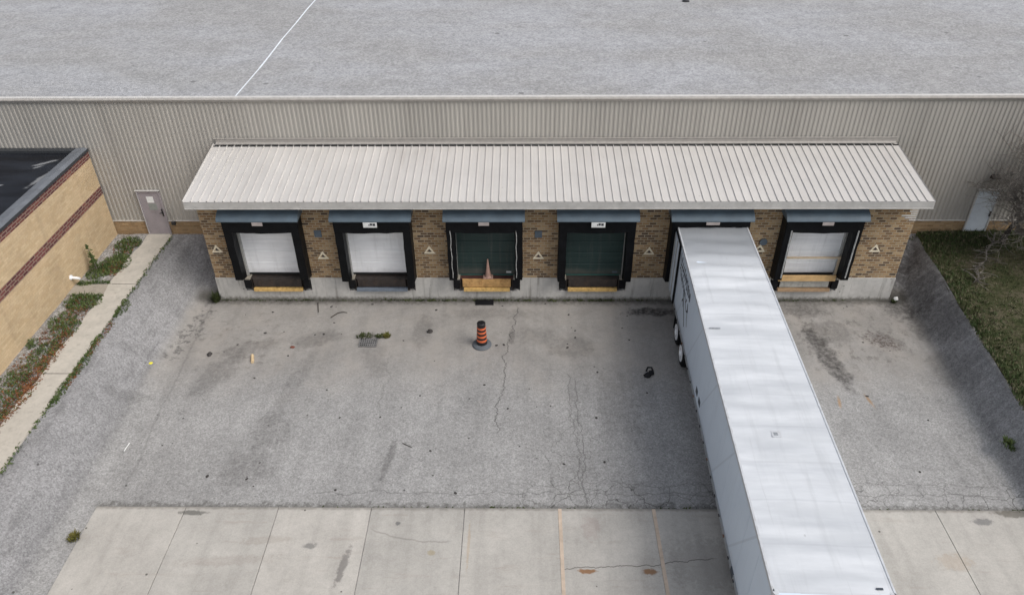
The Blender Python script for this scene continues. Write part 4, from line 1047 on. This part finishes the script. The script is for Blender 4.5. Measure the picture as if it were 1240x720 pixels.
weeds('red_weeds', 'weed_red', 'red brown weeds and dead leaves along the sidewalk edge of the gravel bed', [(-16.9, .5, .5, .6, 500), (-17.0, 1.9, .5, .6, 300), (-17.0, -2.2, .6, .5, 500), (-17.1, -3.8, .5, 1., 600), (-17.2, -5.8, .5, 1., 500), (-16.6, .3, .3, .6, 250), (-16.65, -4.4, .3, .8, 700), (-16.55, -5.4, .3, .8, 900), (-16.6, -6.4, .35, .9, 1000), (-16.6, -7.6, .35, .9, 1000), (-16.7, -9, .4, 1, 900), (-17.1, -7.2, .5, 1.4, 500), (-16.8, -2.9, .4, .6, 260), (-16.4, -7.2, .2, 1.4, 500)], 2, .02, .1)
sp = []; r = random.Random(9)
for k in range(56):
    y = 2.8 - k * .27; sp.append((-15.38 + r.uniform(-.03, .05), y, .07 + .05 * r.random(), .2, int(r.uniform(8, 60) * (2.2 if -3 < y < -1.4 or -7.5 < y < -4 else .8))))
sp += [(-15.28, -2.4, .22, .5, 260), (-15.3, -5.6, .16, .7, 260), (-15.32, -7.2, .14, .6, 200)]
weeds('edge_weeds', 'weed_green', 'weeds in the joint between sidewalk and asphalt', sp, 3, .03, .14)
weeds('edge_red_weeds', 'weed_red', 'red brown weeds in the joint between sidewalk and asphalt', [(-15.3, -3.8, .1, .7, 160), (-15.3, -6.3, .1, .7, 220), (-15.3, -4.8, .1, .5, 120)], 4, .02, .1)
sp = []
for k in range(70):
    x = -12.4 + k * .37
    if 5.6 < x < 9.2 or x > 14.9: continue
    sp.append((x + r.uniform(-.1, .1), -.1, .2, .06, int(r.uniform(4, 60) * (1.6 if -4.5 < x < 4 else .7))))
weeds('wall_weeds', 'moss', 'low mossy weeds along the foot of the dock foundation', sp, 5, .02, .1)
sp = []
for k in range(40):
    x = -6 + k * .5
    sp.append((x, -10.7, .22, .03, int(r.uniform(2, 22) * (2.4 if -2 < x < .8 else .7))))
sp += [(14.9, -10.75, .5, .07, 160)]
weeds('apron_weeds', 'moss', 'low weeds in the joint between asphalt and concrete apron', sp, 6, .01, .05)
weeds('lawn_weeds', 'weed_green', 'taller weeds along the warehouse foot on the bank', [(17.6, 2.8, .9, .22, 500), (20.8, 2.7, 1., .3, 500), (18.9, 2.75, .8, .15, 200)], 7, .08, .25)
# tall sapling against the buff wall
t = thing('sapling', (-17.5, .25, ZU), 'tall leafy weed sapling leaning on the buff brick wall', 'sapling')
r = random.Random(15); mb = MB(); lf = MB()
for k in range(3):
    a = [(-17.5 + .05 * k, .25 - .06 * k, ZU), (-17.52 + .06 * k, .27 - .08 * k, ZU + .5), (-17.6 + .1 * k, .32 - .12 * k, ZU + 1.15 - .3 * k)]
    mb.tube(a, [.02, .016, .008], 6)
    for _ in range(90):
        u = r.uniform(.15, 1.); i = 0 if u < .5 else 1; f = (u - .5 * i) * 2; p = Vector(a[i]).lerp(Vector(a[i + 1]), f)
        d = .2 * (1.15 - u); lf.leaf((p.x + r.uniform(-d, d), p.y + r.uniform(-d, d), p.z + r.uniform(-.05, .05)), r.uniform(.035, .075), r)
mb.build('stem', 'twig', t); lf.build('foliage', 'weed_green', t)

# ------------------------------------------------------------------ bare tree at the right
r = random.Random(8)
base = Vector((20.15, 1.95, ZU + .05))
t = thing('bare_tree', base, 'leafless tangled tree in front of the white side door', 'tree')
tk = MB(); cw = MB()
def grow(mb, p, d, length, rad, depth, n=5):
    pts = [p.copy()]; rs = [rad]; q = p.copy(); dd = d.normalized(); st = length / n; kids = []
    for i in range(n):
        dd = (dd + Vector((r.uniform(-.3, .3), r.uniform(-.3, .3), r.uniform(-.2, .24)))).normalized()
        q = q + dd * st
        if q.y > 2.85: q.y = 2.85; dd.y = -abs(dd.y) * .5
        if q.z < ZU + .1: q.z = ZU + .1
        pts.append(q.copy()); rs.append(rad * (1 - .62 * (i + 1) / n)); kids.append((q.copy(), dd.copy(), rs[-1]))
    mb.tube(pts, rs, 6 if rad > .03 else 4 if rad > .012 else 3)
    if depth == 0: return
    for c in range(r.randint(5, 7) if depth > 1 else r.randint(5, 7)):
        kp, kd, kr = kids[r.randint(1, n - 1)]
        ax = Vector((r.uniform(-1, 1), r.uniform(-1, .7), r.uniform(-.5, .85))).normalized()
        grow(cw, kp, (kd * .55 + ax * .9), length * r.uniform(.5, .75), max(.009, kr * r.uniform(.55, .75)), depth - 1, 5)
grow(tk, base, Vector((.28, -.1, 1)), 3.0, .13, 0, 6)
# main limbs leave the trunk
for d, l, h in (((-.6, -.45, .8), 1.7, .6), ((.3, -.3, 1.), 2.4, .9), ((.9, -.6, .5), 2.6, .7), ((.2, -.5, 1.1), 2.5, 1.), ((-.25, -.2, 1.2), 2.4, 1.), ((.5, -.9, .9), 2.3, .85), ((-.4, -.85, .35), 1.7, .4), ((-.2, .1, 1.), 2.3, .8), ((.8, .0, .9), 2.4, 1.), ((-.4, .1, .75), 1.5, .7), ((.5, -.9, .2), 2.3, .3), ((-.3, -.5, .9), 2.0, .95), ((-.6, -.9, .7), 1.9, .6), ((.1, -.9, .6), 2.2, .75), ((.6, -.5, -.1), 2.0, .35)):
    i = int(h * 6); b = base + Vector((.28, -.1, 1)).normalized() * (3.0 * h * .93)
    grow(cw, b, Vector(d), l * 1.1, .075, 3)
for q in range(26):                                     # finer limbs tangled round the trunk head
    h = r.uniform(.3, 1.); b = base + Vector((.28, -.1, 1)).normalized() * (3.0 * h * .95)
    d = Vector((r.uniform(-.75, 1.), r.uniform(-1., .3), r.uniform(.05, 1.1)))
    grow(cw, b, d, r.uniform(1.5, 2.3), r.uniform(.025, .045), 2)
tk.build('trunk', 'bark_dark', t); cw.build('crown', 'twig', t)
# pale dead branch on the grass
t = thing('dead_branch', (19.2, 1.2, ZU + .05), 'pale forked dead branch lying on the grass below the bare tree', 'branch')
mb = MB(); tw = MB(); main = [(20.0, 2.4, 1.75), (19.6, 1.75, 1.7), (19.1, 1.2, 1.6), (18.75, .5, 1.62), (18.2, .1, 1.5), (18.0, -.55, 1.5), (17.6, -.9, 1.47)]
mb.tube(main, [.045, .038, .033, .028, .023, .016, .009], 6)
for i in range(1, 7):
    for s in range(9):
        p = Vector(main[i]).lerp(Vector(main[i - 1]), r.random()); d = Vector((r.uniform(-1, 1), r.uniform(-1, .2), r.uniform(-.02, .6))).normalized(); pts = [p]
        for k in range(4):
            d = (d + Vector((r.uniform(-.7, .7), r.uniform(-.7, .7), r.uniform(-.2, .2)))).normalized(); q = pts[-1] + d * r.uniform(.08, .26); q.z = max(q.z, ZU + .1); pts.append(q)
        tw.tube(pts, [.02, .015, .012, .009, .005], 4)
mb.build('limb', 'bark_pale', t); tw.build('twigs', 'bark_pale', t)

# ------------------------------------------------------------------ camera
cam = bpy.data.cameras.new('camera'); co = bpy.data.objects.new('camera', cam); col.objects.link(co); scene.camera = co
th, ya, ro = R(35.778), R(.996), R(-.538)
fw = Vector((-math.sin(ya) * math.cos(th), math.cos(ya) * math.cos(th), -math.sin(th)))
rt = Vector((math.cos(ya), math.sin(ya), 0)); up = rt.cross(fw)
rt2 = rt * math.cos(ro) + up * math.sin(ro); up2 = up * math.cos(ro) - rt * math.sin(ro)
m = Matrix((rt2, up2, -fw)).transposed().to_4x4(); m.translation = Vector((0, -25.587, 18.537)); co.matrix_world = m
cam.sensor_fit = 'HORIZONTAL'; cam.sensor_width = 36; cam.lens = 36 * 921.68 / 1240; cam.clip_start = .1; cam.clip_end = 2000

# ------------------------------------------------------------------ daylight
SUN_EL, SUN_AZ = 50., 118.                 # azimuth clockwise from +Y
w = bpy.data.worlds.new('World'); scene.world = w; w.use_nodes = True; nt = w.node_tree
sky = nt.nodes.new('ShaderNodeTexSky'); sky.sky_type = 'NISHITA'; sky.sun_disc = False
sky.sun_elevation = R(SUN_EL); sky.sun_rotation = R(SUN_AZ); sky.air_density = 1.; sky.dust_density = 3.5; sky.ozone_density = 1.
hs = nt.nodes.new('ShaderNodeHueSaturation'); hs.inputs['Saturation'].default_value = .44
nt.links.new(sky.outputs[0], hs.inputs['Color']); nt.links.new(hs.outputs[0], nt.nodes['Background'].inputs['Color'])
nt.nodes['Background'].inputs['Strength'].default_value = .142
sd = bpy.data.lights.new('sun', 'SUN'); so = bpy.data.objects.new('sun', sd); col.objects.link(so)
sd.energy = 1.3; sd.angle = R(32); sd.color = (1, .967, .925)
e, a = R(SUN_EL), R(SUN_AZ); dirv = Vector((math.sin(a) * math.cos(e), math.cos(a) * math.cos(e), math.sin(e)))
so.rotation_euler = (-dirv).to_track_quat('-Z', 'Y').to_euler(); so.location = dirv * 60
vs = scene.view_settings; vs.view_transform = 'Standard'; vs.look = 'None'; vs.gamma = 1; vs.exposure = 0.3; vs.use_curve_mapping = False
scene.render.resolution_x = 1024; scene.render.resolution_y = 594
scene.cycles.max_bounces = 6
